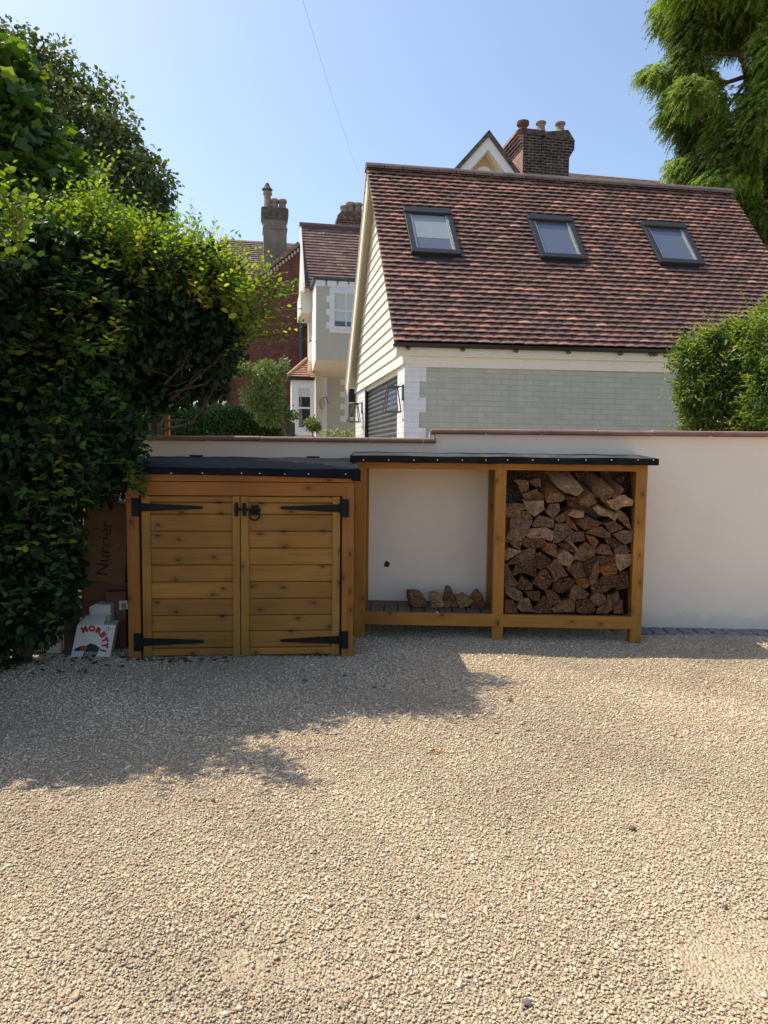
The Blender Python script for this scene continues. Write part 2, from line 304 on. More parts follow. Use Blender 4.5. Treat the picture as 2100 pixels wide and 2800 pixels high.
def logmats():
    m,nt,b=newmat('log_end_grain'); v=coords(nt); oi=N(nt,'ShaderNodeObjectInfo')
    n=N(nt,'ShaderNodeTexNoise'); n.inputs['Scale'].default_value=16; n.inputs['Detail'].default_value=9; n.inputs['Roughness'].default_value=.7; nt.links.new(v,n.inputs['Vector'])
    r=ramp(nt,[(.30,(.28,.26,.24)),(.45,(.8,.78,.76)),(.58,(1.25,1.2,1.1)),(.72,(2.3,2.1,1.8))]); nt.links.new(n.outputs[0],r.inputs[0])
    wv=N(nt,'ShaderNodeTexWave',wave_type='RINGS'); wv.inputs['Scale'].default_value=13; wv.inputs['Distortion'].default_value=5; wv.inputs['Detail'].default_value=3; nt.links.new(v,wv.inputs['Vector'])
    rw=ramp(nt,[(.1,(.88,.87,.86)),(.5,(1.04,1.04,1.04))]); nt.links.new(wv.outputs['Fac'],rw.inputs[0])
    c=mix(nt,1.,oi.outputs['Color'],r.outputs[0],'MULTIPLY'); c=mix(nt,1.,c,rw.outputs[0],'MULTIPLY')
    vs=N(nt,'ShaderNodeTexNoise'); vs.inputs['Scale'].default_value=110; vs.inputs['Detail'].default_value=2; nt.links.new(v,vs.inputs['Vector'])
    rs=ramp(nt,[(.57,(0,0,0)),(.68,(.5,.5,.5))]); nt.links.new(vs.outputs[0],rs.inputs[0]); c=mix(nt,rs.outputs[0],c,(.50,.36,.22))
    nt.links.new(c,b.inputs['Base Color']); b.inputs['Roughness'].default_value=.9; b.inputs['Specular IOR Level'].default_value=.15
    ad=N(nt,'ShaderNodeMath',operation='MULTIPLY_ADD'); nt.links.new(n.outputs[0],ad.inputs[0]); ad.inputs[1].default_value=1.2; nt.links.new(vs.outputs[0],ad.inputs[2]); bump(nt,b,ad.outputs[0],.9,.012)
    m2,nt,b=newmat('log_split_side'); v=coords(nt,(40,2.2,40)); oi=N(nt,'ShaderNodeObjectInfo')
    n=N(nt,'ShaderNodeTexNoise'); n.inputs['Scale'].default_value=1.6; n.inputs['Detail'].default_value=6; nt.links.new(v,n.inputs['Vector'])
    r=ramp(nt,[(.3,(.85,.72,.55)),(.6,(1.5,1.35,1.1))]); nt.links.new(n.outputs[0],r.inputs[0]); c=mix(nt,1.,oi.outputs['Color'],r.outputs[0],'MULTIPLY'); nt.links.new(c,b.inputs['Base Color']); b.inputs['Roughness'].default_value=.85; b.inputs['Specular IOR Level'].default_value=.15; bump(nt,b,n.outputs[0],.5,.006)
    return m,m2
M_logend,M_logside=logmats()
def groundmat(name,stops,scale,bsc,bst=.8,bd=.012,vor=110):
    m,nt,b=newmat(name); v=coords(nt,rnd=False)
    vo=N(nt,'ShaderNodeTexVoronoi'); vo.inputs['Scale'].default_value=vor; nt.links.new(v,vo.inputs['Vector'])
    sc=N(nt,'ShaderNodeSeparateColor'); nt.links.new(vo.outputs['Color'],sc.inputs[0]); r=ramp(nt,stops); nt.links.new(sc.outputs[0],r.inputs[0])
    n=N(nt,'ShaderNodeTexNoise'); n.inputs['Scale'].default_value=scale; n.inputs['Detail'].default_value=5; nt.links.new(v,n.inputs['Vector']); rr=ramp(nt,[(.3,(.85,.84,.82)),(.7,(1.08,1.08,1.06))]); nt.links.new(n.outputs[0],rr.inputs[0])
    c=mix(nt,1.,r.outputs[0],rr.outputs[0],'MULTIPLY'); at_=N(nt,'ShaderNodeAttribute',attribute_name='Col'); c=mix(nt,1.,c,at_.outputs['Color'],'MULTIPLY'); nt.links.new(c,b.inputs['Base Color']); b.inputs['Roughness'].default_value=.9; b.inputs['Specular IOR Level'].default_value=.2
    iv=N(nt,'ShaderNodeMath',operation='SUBTRACT'); iv.inputs[0].default_value=1; nt.links.new(vo.outputs['Distance'],iv.inputs[1]); bump(nt,b,iv.outputs[0],bst,bd); return m
M_ground=groundmat('sandy_gravel_bed',[(0,(.38,.32,.245)),(.5,(.47,.40,.305)),(1,(.56,.48,.375))],1.2,60)
M_grass=noisemat('lawn',(.04,.07,.02),(.08,.12,.03),scale=20,rough=.9,bs=.5)
# ---------------------------------------------------------------- ground
def gz(x,y): return .010*np.sin(1.3*x+.4)*np.sin(1.7*y+.8)+.006*np.sin(3.1*x-1.3*y)+.004*np.sin(6*x+4*y)
xs=np.concatenate([[-400,-60,-20,-9],np.arange(-7,7.01,.07),[9,20,60,400]]); ys=np.concatenate([[-200,-30,-8],np.arange(-3,6.4,.07),[7,12,40,120,900]])
SAND=((2030,2640,.26,.17,.93),(2120,2560,.25,.13,.85),(760,2650,.20,.09,.62),(900,2560,.3,.12,.3),(1400,2350,.5,.2,.25),(1850,2170,.5,.18,.25),(300,2750,.3,.12,.3))
def sandmask(x,y):
    m=np.zeros_like(x); wob=.18*np.sin(x*17)+.15*np.sin(y*23+x*9)
    for px,py,rx,ry,s_ in SAND:
        c=G(px,py); d=np.sqrt(((x-c[0])/rx)**2+((y-c[1])/ry)**2)+wob; m=np.maximum(m,s_*np.clip((1.15-d)*2.2,0,1))
    return m
X,Y=np.meshgrid(xs,ys); m=(np.abs(X)<7.1)&(Y<6.4)&(Y>-3.1); Z=np.where(m,gz(X,Y),0.)
V=np.stack([X.ravel(),Y.ravel(),Z.ravel()],1); nx,ny=len(xs),len(ys); i,j=np.meshgrid(np.arange(nx-1),np.arange(ny-1)); a=(j*nx+i).ravel()
g=bigmesh('ground',V,np.stack([a,a+1,a+nx+1,a+nx],1),M_ground,smooth=True,col=(lambda k: np.where((np.abs(X.ravel())<6.9)&(Y.ravel()>-2.9)&(Y.ravel()<6.35),(.84+.10*k),.95)[:,None]*np.array([1.,.94,.86]))(sandmask(X.ravel(),Y.ravel()))); tag(g,kind='structure')
lawn=MB(); lawn.add([(-300,24,.03),(300,24,.03),(300,800,.03),(-300,800,.03)],[(0,1,2,3)]); tag(lawn.build('lawn',M_grass),kind='structure')
drv=MB(); drv.add([(-40,6.6,.02),(40,6.6,.02),(40,23.99,.02),(-40,23.99,.02)],[(0,1,2,3)]); drv.c=[(.85,.85,.85)]; tag(drv.build('driveway',M_ground),kind='structure')
# pebbles
def pebbles():
    t=(1+5**.5)/2
    ico=np.array([(-1,t,0),(1,t,0),(-1,-t,0),(1,-t,0),(0,-1,t),(0,1,t),(0,-1,-t),(0,1,-t),(t,0,-1),(t,0,1),(-t,0,-1),(-t,0,1)])/math.sqrt(1+t*t)
    icf=np.array([(0,11,5),(0,5,1),(0,1,7),(0,7,10),(0,10,11),(1,5,9),(5,11,4),(11,10,2),(10,7,6),(7,1,8),(3,9,4),(3,4,2),(3,2,6),(3,6,8),(3,8,9),(4,9,5),(2,4,11),(6,2,10),(8,6,7),(9,8,1)])
    Ps=[]
    for y0,y1,dens in ((1.35,2.4,19000),(2.4,3.6,16000),(3.6,6.3,10500)):
        w0=.60; area=(y1-y0)*2*w0*y1+.0; wmax=w0*y1+.9; n=int(dens*(y1-y0)*2*wmax)
        x=rng.uniform(-wmax,wmax,n); y=rng.uniform(y0,y1,n); k=np.abs(x)<w0*y+.9; Ps.append(np.stack([x[k],y[k]],1))
    P=np.concatenate(Ps)
    # worn sandy patches with fewer stones
    keep=np.ones(len(P),bool); u=rng.random(len(P))
    keep&=~(u<sandmask(P[:,0],P[:,1]))
    wx=(P[:,0]+.2)*math.cos(R(-2.4))+(P[:,1]-6.3)*math.sin(R(-2.4)); wy=-(P[:,0]+.2)*math.sin(R(-2.4))+(P[:,1]-6.3)*math.cos(R(-2.4)); keep&=~((wy>-.235)&(wx>2.2)); keep&=wy<-.01
    P=P[keep]; n=len(P)
    s=rng.lognormal(math.log(.0032),.37,n); s=np.clip(s,.0016,.0105)*np.where(P[:,1]>3.6,1.2,1.)
    sx=s*rng.uniform(.9,1.5,n); sy=s*rng.uniform(.75,1.05,n); sz=s*rng.uniform(.38,.66,n)
    a=rng.uniform(0,6.283,n); tl=rng.normal(0,.35,n)
    jit=rng.uniform(.86,1.14,(n,12,1))
    L=ico[None]*jit*np.stack([sx,sy,sz],1)[:,None,:]
    ct,st=np.cos(tl)[:,None],np.sin(tl)[:,None]; x=L[:,:,0]*ct+L[:,:,2]*st; z=-L[:,:,0]*st+L[:,:,2]*ct
    ca,sa=np.cos(a)[:,None],np.sin(a)[:,None]; xx=x*ca-L[:,:,1]*sa; yy=x*sa+L[:,:,1]*ca
    V=np.stack([xx+P[:,0,None],yy+P[:,1,None],z+(gz(P[:,0],P[:,1])+sz*.45+rng.uniform(0,.0045,n))[:,None]],2)
    pal=np.array([(.64,.54,.41),(.56,.46,.34),(.64,.57,.46),(.48,.385,.28),(.52,.42,.33),(.42,.36,.29),(.67,.62,.54),(.30,.24,.19),(.50,.35,.25),(.19,.165,.15)]); pr=np.array([.24,.20,.17,.12,.10,.07,.04,.03,.025,.005]); pr/=pr.sum()
    c=pal[rng.choice(len(pal),n,p=pr)]*rng.uniform(.82,1.10,(n,1))*np.array([1.04,.99,.89])*(1-.22*np.clip(np.sin(P[:,0]*1.7+.6*np.sin(P[:,1]*3))*np.sin(P[:,1]*1.9+1.3+.5*np.sin(P[:,0]*4)),0,1)**2)[:,None]*(1+.10*np.sin(P[:,0]*2.1+1)*np.sin(P[:,1]*2.7)+.06*np.sin(P[:,0]*5+P[:,1]*7))[:,None]
    o=bigmesh('gravel',V.reshape(-1,3),(icf[None]+np.arange(n)[:,None,None]*12).reshape(-1,3),M_pebble,np.repeat(c,12,0),smooth=True)
    tag(o,'pale beige pea gravel spread over the whole drive','gravel',kind='stuff'); print('pebbles',n)
pebbles()
# ---------------------------------------------------------------- boundary wall
WALL=Fr((-.2,6.30,0),-2.4)   # front face plane
def wallx(px,py): return WALL.hy(px,py)
xs_=wallx(1190,1180)[0]; zt=wallx(1190,1172)[2]; zt2=wallx(2100,1182)[2]; zl=wallx(1180,1196)[2]; zl2=wallx(400,1192)[2]; xL=wallx(372,1300)[0]-2.2
print('wall',xs_,zt,zt2,zl,zl2,xL)
ZR=(zt+zt2)/2; ZL=(zl+zl2)/2
wt=thing('boundary_wall','off white rendered garden wall with stepped red tile coping behind the timber stores','wall',WALL.P,-2.4)
b=MB(); hole=wallx(1058,1543)
pts=[(xL,0,-.05),(6.,0,-.05),(6.,0,ZR-.045),(xs_,0,ZR-.045),(xs_,0,ZL-.045),(xL,0,ZL-.045)]; b.prism(pts,(0,.22,0)); b.build('rendered_face',M_render,wt)
b=MB(); x=xL-.02; k=0
while x<xs_-.02:
    x1=min(x+.48,xs_+.012); dz=rng.uniform(-.002,.002); b.box(x,x1-.006,-.045,.25,ZL-.044+dz,ZL+dz)
    b.tube([(x,-.045,ZL-.022+dz),(x1-.006,-.045,ZL-.022+dz)],.022,8); x=x1
b.build('lower_coping',M_coping,wt,bevel=.004)
b=MB(); x=xs_-.035
while x<5.98:
    x1=min(x+.48,6.); dz=rng.uniform(-.002,.002); b.box(x,x1-.006,-.045,.25,ZR-.044+dz,ZR+dz); b.tube([(x,-.045,ZR-.022+dz),(x1-.006,-.045,ZR-.022+dz)],.022,8); x=x1
b.build('upper_coping',M_coping,wt,bevel=.004)
b=MB()
for z,x0,x1 in ((ZL,xL,xs_-.1),(ZR,xs_+.1,5.9)):
    x=x0-.02+.48 if z==ZL else xs_-.035+.48
    while x<x1: b.box(x-.010,x+.004,-.047,.24,z-.045,z+.0035); x+=.48
b.box(xs_-.05,xs_-.036,-.03,.24,ZL+.001,ZR-.02)
b.build('coping_mortar',M_mortar,wt)
# hole in the render: a flat ragged black patch for the shade inside
b=MB(); hx,hz=hole[0],hole[2]
ring=[(hx+.028*math.cos(t)*random.uniform(.75,1.2),-.0035,hz+.03*math.sin(t)*random.uniform(.7,1.2)) for t in np.linspace(0,6.283,15)[:-1]]
b.add(ring+[(hx,-.0035,hz)],[(i,(i+1)%14,14) for i in range(14)]); 
for k in range(5): b.tube([(hx+random.uniform(-.015,.015),-.003,hz+.02),(hx+random.uniform(-.02,.02),-.012,hz+random.uniform(-.01,.04))],.003,5)
b.build('ragged_hole',M_ink,wt)
# ---------------------------------------------------------------- setts along the wall foot
sx0=WALL.hy(1758,1716)[0]; cnt=0
ordn=['first','second','third','fourth','fifth','sixth','seventh','eighth','ninth','tenth','eleventh','twelfth','thirteenth','fourteenth']
for k in range(12):
    x=sx0-.10+k*.125; b=MB(); w_=.108+random.uniform(-.008,.008); sk=-.0
    pts=[(x+random.uniform(-.006,.006),-.225+random.uniform(-.01,.01)),(x+w_,-.225+random.uniform(-.01,.01)),(x+w_+.0,-.035),(x+.0,-.035)]
    P=[WALL.w((p[0],p[1],-.03)) for p in pts]; b.prism(P,(0,0,.050+random.uniform(0,.010)))
    o=b.build('stone_sett',M_sett,own=True,bevel=.012)
    tag(o,f'grey stone sett at the wall foot, {ordn[k]} one right of the log store','stone sett','grey setts along the foot of the wall')
# ---------------------------------------------------------------- bin store
BP0=G(352,1803); BP1=G(965,1795); BA=math.degrees(math.atan2(BP1[1]-BP0[1],BP1[0]-BP0[0])); BF=Fr((BP0[0],BP0[1],0),BA)
BW=float(np.linalg.norm((BP1-BP0)[:2])); print('bin store',BP0,BA,BW)
bs=thing('bin_store','low timber bin store with double plank doors and black rubber roof beside the hedge','storage shed',(BP0[0],BP0[1],0),BA)
def bz(px,py,y=0.): return BF.hy(px,py,y)
PW=.088; zTop=bz(600,1316)[2]; zTr=bz(600,1303)[2]; zLb=bz(600,1355)[2]; D=.86
for x0,x1,y0,y1 in ((0,PW,0,.095),(BW-PW,BW,0,.095),(0,PW,D-.09,D),(BW-PW,BW,D-.09,D)):
    b=MB(); b.box(x0,x1,y0,y1,-.02,zTop+(.10 if y0>.1 else 0)); b.build('post',M_woodZ,bs,bevel=.004)
b=MB(); b.box(PW*.55,BW-PW*.55,-.003,.045,zLb,zTop-.004); b.build('lintel',M_woodX,bs,bevel=.003)
b=MB(); b.box(.01,BW-.012,-.022,.04,zTop,zTr+.02); b.build('fascia_board',M_woodX,bs,bevel=.003)
# side walls of boards
for sx in (0,1):
    b=MB(); z=.04
    while z<zTop-.02:
        x0=.012 if sx==0 else BW-.030; b.box(x0,x0+.018,.095,D-.09,z,z+.117,(.9+random.uniform(-.1,.1),)*3); z+=.12
    b.build('side_cladding',M_woodX,bs)
b=MB(); b.box(PW,BW-PW,D-.03,D-.01,.03,zTop); b.build('back_panel',M_woodX,bs)
b=MB(); b.box(PW,BW-PW,.1,.14,.0,.05); b.build('threshold',M_woodX,bs)
b=MB(); b.box(PW-.002,BW-PW+.002,.060,.075,.01,zLb+.02); b.build('gap_shade_sheet',M_ink,bs)  # black sheet standing in for the shade in the gaps around the doors
xd=[max(bz(388,1600)[0],PW+.007),bz(657.5,1600)[0],min(bz(930,1600)[0],BW-PW-.007)]; zD0=bz(660,1793)[2]; zD1=bz(660,1357)[2]
blines=[265,295,348,426,504,582,660,738,816,890,968,1003]
def door(x0,x1,st_l,st_r,flip):
    d=thing_part('door',bs)
    b=MB(); z_prev=None; zs=[zD1-(q-265)/(1003-265)*(zD1-zD0) for q in blines]
    for i in range(len(zs)-1):
        t=random.uniform(.76,1.12); y0=.016 if i not in (0,10) else .012
        # v-grooved tongue and groove plank
        x0_,x1_=x0+.002,x1-.002; zt_,zb_=zs[i]-.0015,zs[i+1]+.0015; c=(t,t*random.uniform(.96,1.03),t*random.uniform(.9,1.05)); g_=.006
        b.add([(x0_,y0+g_,zb_),(x1_,y0+g_,zb_),(x1_,y0,zb_+g_),(x0_,y0,zb_+g_),(x1_,y0,zt_-g_),(x0_,y0,zt_-g_),(x1_,y0+g_,zt_),(x0_,y0+g_,zt_),(x0_,.034,zb_),(x1_,.034,zb_),(x1_,.034,zt_),(x0_,.034,zt_)],
              [(0,1,2,3),(3,2,4,5),(5,4,6,7),(0,8,9,1),(7,6,10,11),(8,11,10,9),(0,3,5,7,11,8),(1,9,10,6,4,2)],c)
    b.build('planking',M_woodX_door,d)
    for a0,a1 in ((x0,x0+st_l),(x1-st_r,x1)):
        b=MB(); b.box(a0,a1,.0,.0155,zD0,zD1); b.build('stile',M_woodZ_door,d,bevel=.003)
    b=MB(); b.box(x0+.004,x1-.004,.035,.037,zD0+.01,zD1-.01); b.build('seam_shade_sheet',M_ink,d)  # black sheet for the shade between the planks
    return d
def thing_part(name,parent):
    o=bpy.data.objects.new(name,None); o.empty_display_size=.05; return link(o,parent)
dl=door(xd[0]+.003,xd[1]-.003,.062,.052,0); dr=door(xd[1]+.003,xd[2]-.003,.058,.056,1)
def hinge(side,zc,d):
    s=1 if side==0 else -1; xp=(xd[0] if side==0 else xd[2])
    b=MB(); pw=.05; x0,x1=sorted((xp-s*pw-s*.012,xp-s*.012+s*.004)); b.box(x0,x1,-.009,-.003 if side else -.003,zc-.066,zc+.066)
    b.tube([(xp,-.010,zc-.035),(xp,-.010,zc+.035)],.007,8)
    L=.44; pts=[(xp,-.007,zc+.030),(xp+s*(L-.01),-.007,zc+.010),(xp+s*L,-.007,zc+.004),(xp+s*L,-.007,zc-.004),(xp+s*(L-.01),-.007,zc-.010),(xp,-.007,zc-.030)]
    b.prism(pts,(0,.0065,0))
    for t in (.12,.5,.85):
        cx=xp+s*L*t; b.tube([(cx,-.0115,zc),(cx,-.006,zc)],.007,8)
    b.build('strap_hinge',M_blackmetal,bs)
for side,y in ((0,1388),(1,1388),(0,1753),(1,1753)):
    hinge(side,bz(600,y)[2],dl)
lz=bz(680,1393)[2]; lx=lambda z: bz(z/1.6929,1393)[0]
b=MB()
for c,h in ((lx(1095),.05),(lx(1131),.048)): b.prism([(c-.012,-.008,lz-h),(c+.012,-.008,lz-h),(c+.016,-.008,lz),(c+.012,-.008,lz+h),(c-.012,-.008,lz+h),(c-.016,-.008,lz)],(0,.008,0)); b.box(c-.010,c+.010,-.018,-.008,lz-.018,lz+.018)
b.box(lx(1087),lx(1165),-.016,-.010,lz-.009,lz+.009)
cx=lx(1180); b.lathe(0,0,[(0.001,0)],3) if False else None
for q in range(6):
    t=q*math.pi/3; b.tube([(cx+.030*math.cos(t),-.012,lz+.030*math.sin(t)-.004),(cx+.030*math.cos(t),-.002,lz+.030*math.sin(t)-.004)],.014,8)
b.tube([(cx,-.014,lz-.004),(cx,-.002,lz-.004)],.030,12)
la=b.build('latch',M_blackmetal,bs)
b=MB(); rr=.036; b.tube([(cx+rr*math.sin(t),-.026,lz-.040+rr*math.cos(t)) for t in np.linspace(0,6.283,25)],.006,7); b.tube([(cx,-.028,lz-.004),(cx,-.01,lz-.004)],.009,8); b.build('ring_handle',M_blackmetal,la)
# roof: sloping rubber sheet wrapped over the edges, rippled
rz0=bz(600,1279,-.04)[2]; rz1=bz(600,1299,-.06)[2]; zb_back=BF.hy(700,1250,1.02)[2]; xl=-.045; xr=BW+.035; RD=1.02
print('roof z',rz0,rz1,zb_back)
nxx,nyy=60,22; b=MB(); vs=[]
for j in range(nyy):
    t=j/(nyy-1); y=-.05+t*(RD+.05)
    for i in range(nxx):
        s=i/(nxx-1); x=xl+s*(xr-xl); z=rz0+(zb_back-rz0)*t+.002*math.sin(9*x+3*y)+.0018*math.sin(13*x*y+5)+.0010*math.sin(40*x+13*y)
        if j==0: z-=.006
        vs.append((x,y,z))
fs=[(j*nxx+i,j*nxx+i+1,(j+1)*nxx+i+1,(j+1)*nxx+i) for j in range(nyy-1) for i in range(nxx-1)]
base=len(vs)
for i in range(nxx):
    s=i/(nxx-1); x=xl+s*(xr-xl); vs.append((x,-.062+.002*math.sin(31*x),rz1-.002+.005*math.sin(2.1*x+1)-(.014*s**3)))
fs+=[(base+i,base+i+1,i+1,i) for i in range(nxx-1)]
for side in (0,nxx-1):
    bb=len(vs)
    for j in range(nyy): q=vs[j*nxx+side]; vs.append((q[0]+(.006 if side else -.006),q[1],q[2]-.075+(.0 if j else -.02)))
    fs+= [((bb+j,j*nxx+side,(j+1)*nxx+side,bb+j+1) if side else (j*nxx+side,bb+j,bb+j+1,(j+1)*nxx+side)) for j in range(nyy-1)]
b.add(vs,fs); ro=b.build('rubber_roof',M_rubber,bs,smooth=True)
sd=ro.modifiers.new('thick','SOLIDIFY'); sd.thickness=.004; sd.offset=-1
b=MB(); b.prism([(.0,-.045,rz1+.005),(.0,-.045,rz0-.012),(.0,RD,zb_back-.012),(.0,RD,zb_back-.03),(.0,.0,rz1+.005)],(BW,0,0)); b.build('roof_deck',M_woodX,ro)
for px in (435,466,531,558,708,769,843,944):
    q=bz(px if px not in(435,) else 467,1297,-.065)
for zx in (792,937,1118,1202,1318,1428,1600):
    q=bz(zx/1.6929,1200+ (159 if zx<1300 else 163)/1.6929,-.067); b=MB(); b.tube([(q[0],-.0685,q[2]),(q[0],-.062,q[2])],.0042,8); b.build('nail',M_nail,ro)
b=MB(); b.prism([(BW-.02,-.075,rz1-.034),(BW+.042,-.075,rz1-.036),(BW+.045,-.075,rz0-.01),(BW+.03,-.06,rz0+.008),(BW-.02,-.07,rz0+.0)],(0,.05,0)); b.build('corner_fold',M_rubber,ro,bevel=.008)
for zx in (910,1450): 
    b=MB(); q=BF.hy(zx/1.6929,1248,RD-.02); b.box(q[0]-.055,q[0]+.055,RD-.05,RD-.03,zb_back,zb_back+.013)
    b.build('upstand_tab',M_rubber,ro)
# ---------------------------------------------------------------- log store
LP0=G(985,1742); LP1=G(1735,1757); LA=math.degrees(math.atan2(LP1[1]-LP0[1],LP1[0]-LP0[0])); LF=Fr((LP0[0],LP0[1],0),LA)
print('log store',LP0,LP1,LA)
ls=thing('log_store','open two bay timber log store with black felt edged roof against the wall','log store',(LP0[0],LP0[1],0),LA)
def lq(px,py,y=0.): return LF.hy(px,py,y)
xa0,xa1=lq(968.5,1400)[0],lq(999.6,1400)[0]; xb0,xb1=lq(1352,1400)[0],lq(1383,1400)[0]; xc0,xc1=lq(1732,1500)[0],lq(1763,1500)[0]
zt0=lq(1360,1285)[2]; zt1=lq(1360,1266)[2]; zr0=lq(1360,1714)[2]; zr1=lq(1360,1680)[2]; LD=.50
print('ls',xa0,xa1,xb0,xb1,xc0,xc1,zt0,zt1,zr0,zr1)
for x0,x1 in ((xa0,xa1),(xb0,xb1),(xc0,xc1)):
    b=MB(); b.box(x0,x1,0,.09,-.02,zt1+.0); b.build('post',M_hwoodZ,ls,bevel=.004)
for x0,x1 in ((xa0,xa1),(xb0,xb1),(xc0-.01,xc1-.01)):
    b=MB(); b.box(x0,x1,LD-.07,LD,-.02,zt1+.03); b.build('back_post',M_hwoodZ,ls,bevel=.004)
xm=(xb0+xb1)/2
for x0,x1 in ((xa1-.012,xm-.022),(xm+.022,xc0+.035)):
    b=MB(); b.box(x0,x1,-.0035,.045,zt0,zt1-.004); b.build('top_rail',M_hwoodX,ls,bevel=.003)
for x0,x1 in ((xa1-.012,xm-.018),(xm+.018,xc0+.045)):
    b=MB(); b.box(x0,x1,-.0035,.04,zr0,zr1); b.build('bottom_rail',M_hwoodX,ls,bevel=.003)
for y in (.3,LD-.1): 
    b=MB(); b.box(xa0+.01,xc1-.01,y,y+.04,zr1-.09,zr1-.024); b.build('floor_bearer',M_hwoodX,ls)
b=MB(); b.box(xa1,xc0,LD-.05,LD-.01,zt0+.01,zt1+.02); b.build('back_rail',M_hwoodX,ls)
b=MB(); x=xa0+.02
while x<xc1-.03:
    t=random.uniform(.85,1.1); b.box(x,x+.108,.042,LD,zr1-.022,zr1-.002,(t,t,t)); x+=.116
b.build('deck_boards',M_deck,ls,bevel=.0015)
fz1=lq(1200,1249,-.09)[2]; fz0=lq(1200,1266,-.09)[2]; bzk=lq(1200,1237,LD+.03)[2]; fx0=lq(958,1257,-.09)[0]; fx1=lq(1800,1257,-.09)[0]
print('logroof',fz0,fz1,bzk,fx0,fx1)
b=MB(); b.prism([(fx0+.008,-.082,fz0+.006),(fx0+.008,-.082,fz1-.004),(fx0+.008,LD+.04,bzk-.004),(fx0+.008,LD+.04,bzk-.03),(fx0+.008,.0,fz0+.006)],(fx1-fx0-.016,0,0)); rf=b.build('roof_board',M_hwoodX,ls)
b=MB(); nxx=50; vs=[]; 
for j in range(8):
    for i in range(nxx):
        x=fx0+(fx1-fx0)*i/(nxx-1); t=j/7; vs.append((x,-.088+t*(LD+.13),fz1+(bzk-fz1)*t+.003*math.sin(7*x+2*j)+.002*math.sin(17*x)))
b.add(vs,[(j*nxx+i,j*nxx+i+1,(j+1)*nxx+i+1,(j+1)*nxx+i) for j in range(7) for i in range(nxx-1)]); o=b.build('felt_sheet',M_felt,rf,smooth=True); sd=o.modifiers.new('t','SOLIDIFY'); sd.thickness=.004; sd.offset=-1
b=MB(); vs=[]
for i in range(nxx):
    x=fx0+(fx1-fx0)*i/(nxx-1); y=-.09+.0015*math.sin(19*x); vs+=[(x,y,fz0+.002*math.sin(11*x)+.0015*math.sin(29*x)),(x,y,fz1+.004+.003*math.sin(7*x))]
b.add(vs,[(2*i,2*i+2,2*i+3,2*i+1) for i in range(nxx-1)]); o=b.build('felt_edge',M_feltfront,rf); sd=o.modifiers.new('t','SOLIDIFY'); sd.thickness=.006; sd.offset=-1
for x in (fx0-.003,fx1+.003): 
    b=MB(); b.prism([(x,-.09,fz0),(x,-.09,fz1+.003),(x,LD+.04,bzk+.002),(x,LD+.04,bzk-.045)],(.003,0,0)); b.build('felt_side',M_feltfront,rf)
for zx in (104,237,370,494,625,749,864,997,1132,1277,1413,1551,1633):
    q=lq(940+zx/1.929,1180+150/1.929,-.092); b=MB(); b.tube([(q[0],-.0965,q[2]),(q[0],-.089,q[2])],.005,8); b.build('nail',M_nail,rf)
b=MB(); b.box(xc0+.022,xc0+.040,.09,LD-.07,zr1-.06,zt1); b.build('side_panel',M_hwoodZ,ls)
b=MB(); q=lq(1361,1707); b.tube([(q[0],-.004,q[2]),(q[0],.0,q[2])],.008,8); b.build('screw_head',M_ink,ls)
# ---------------------------------------------------------------- logs
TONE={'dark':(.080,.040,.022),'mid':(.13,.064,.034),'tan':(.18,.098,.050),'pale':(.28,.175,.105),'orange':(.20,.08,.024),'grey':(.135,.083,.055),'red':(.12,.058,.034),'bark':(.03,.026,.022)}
rowname=['bottom','second','third','fourth','fifth','sixth','seventh','top']
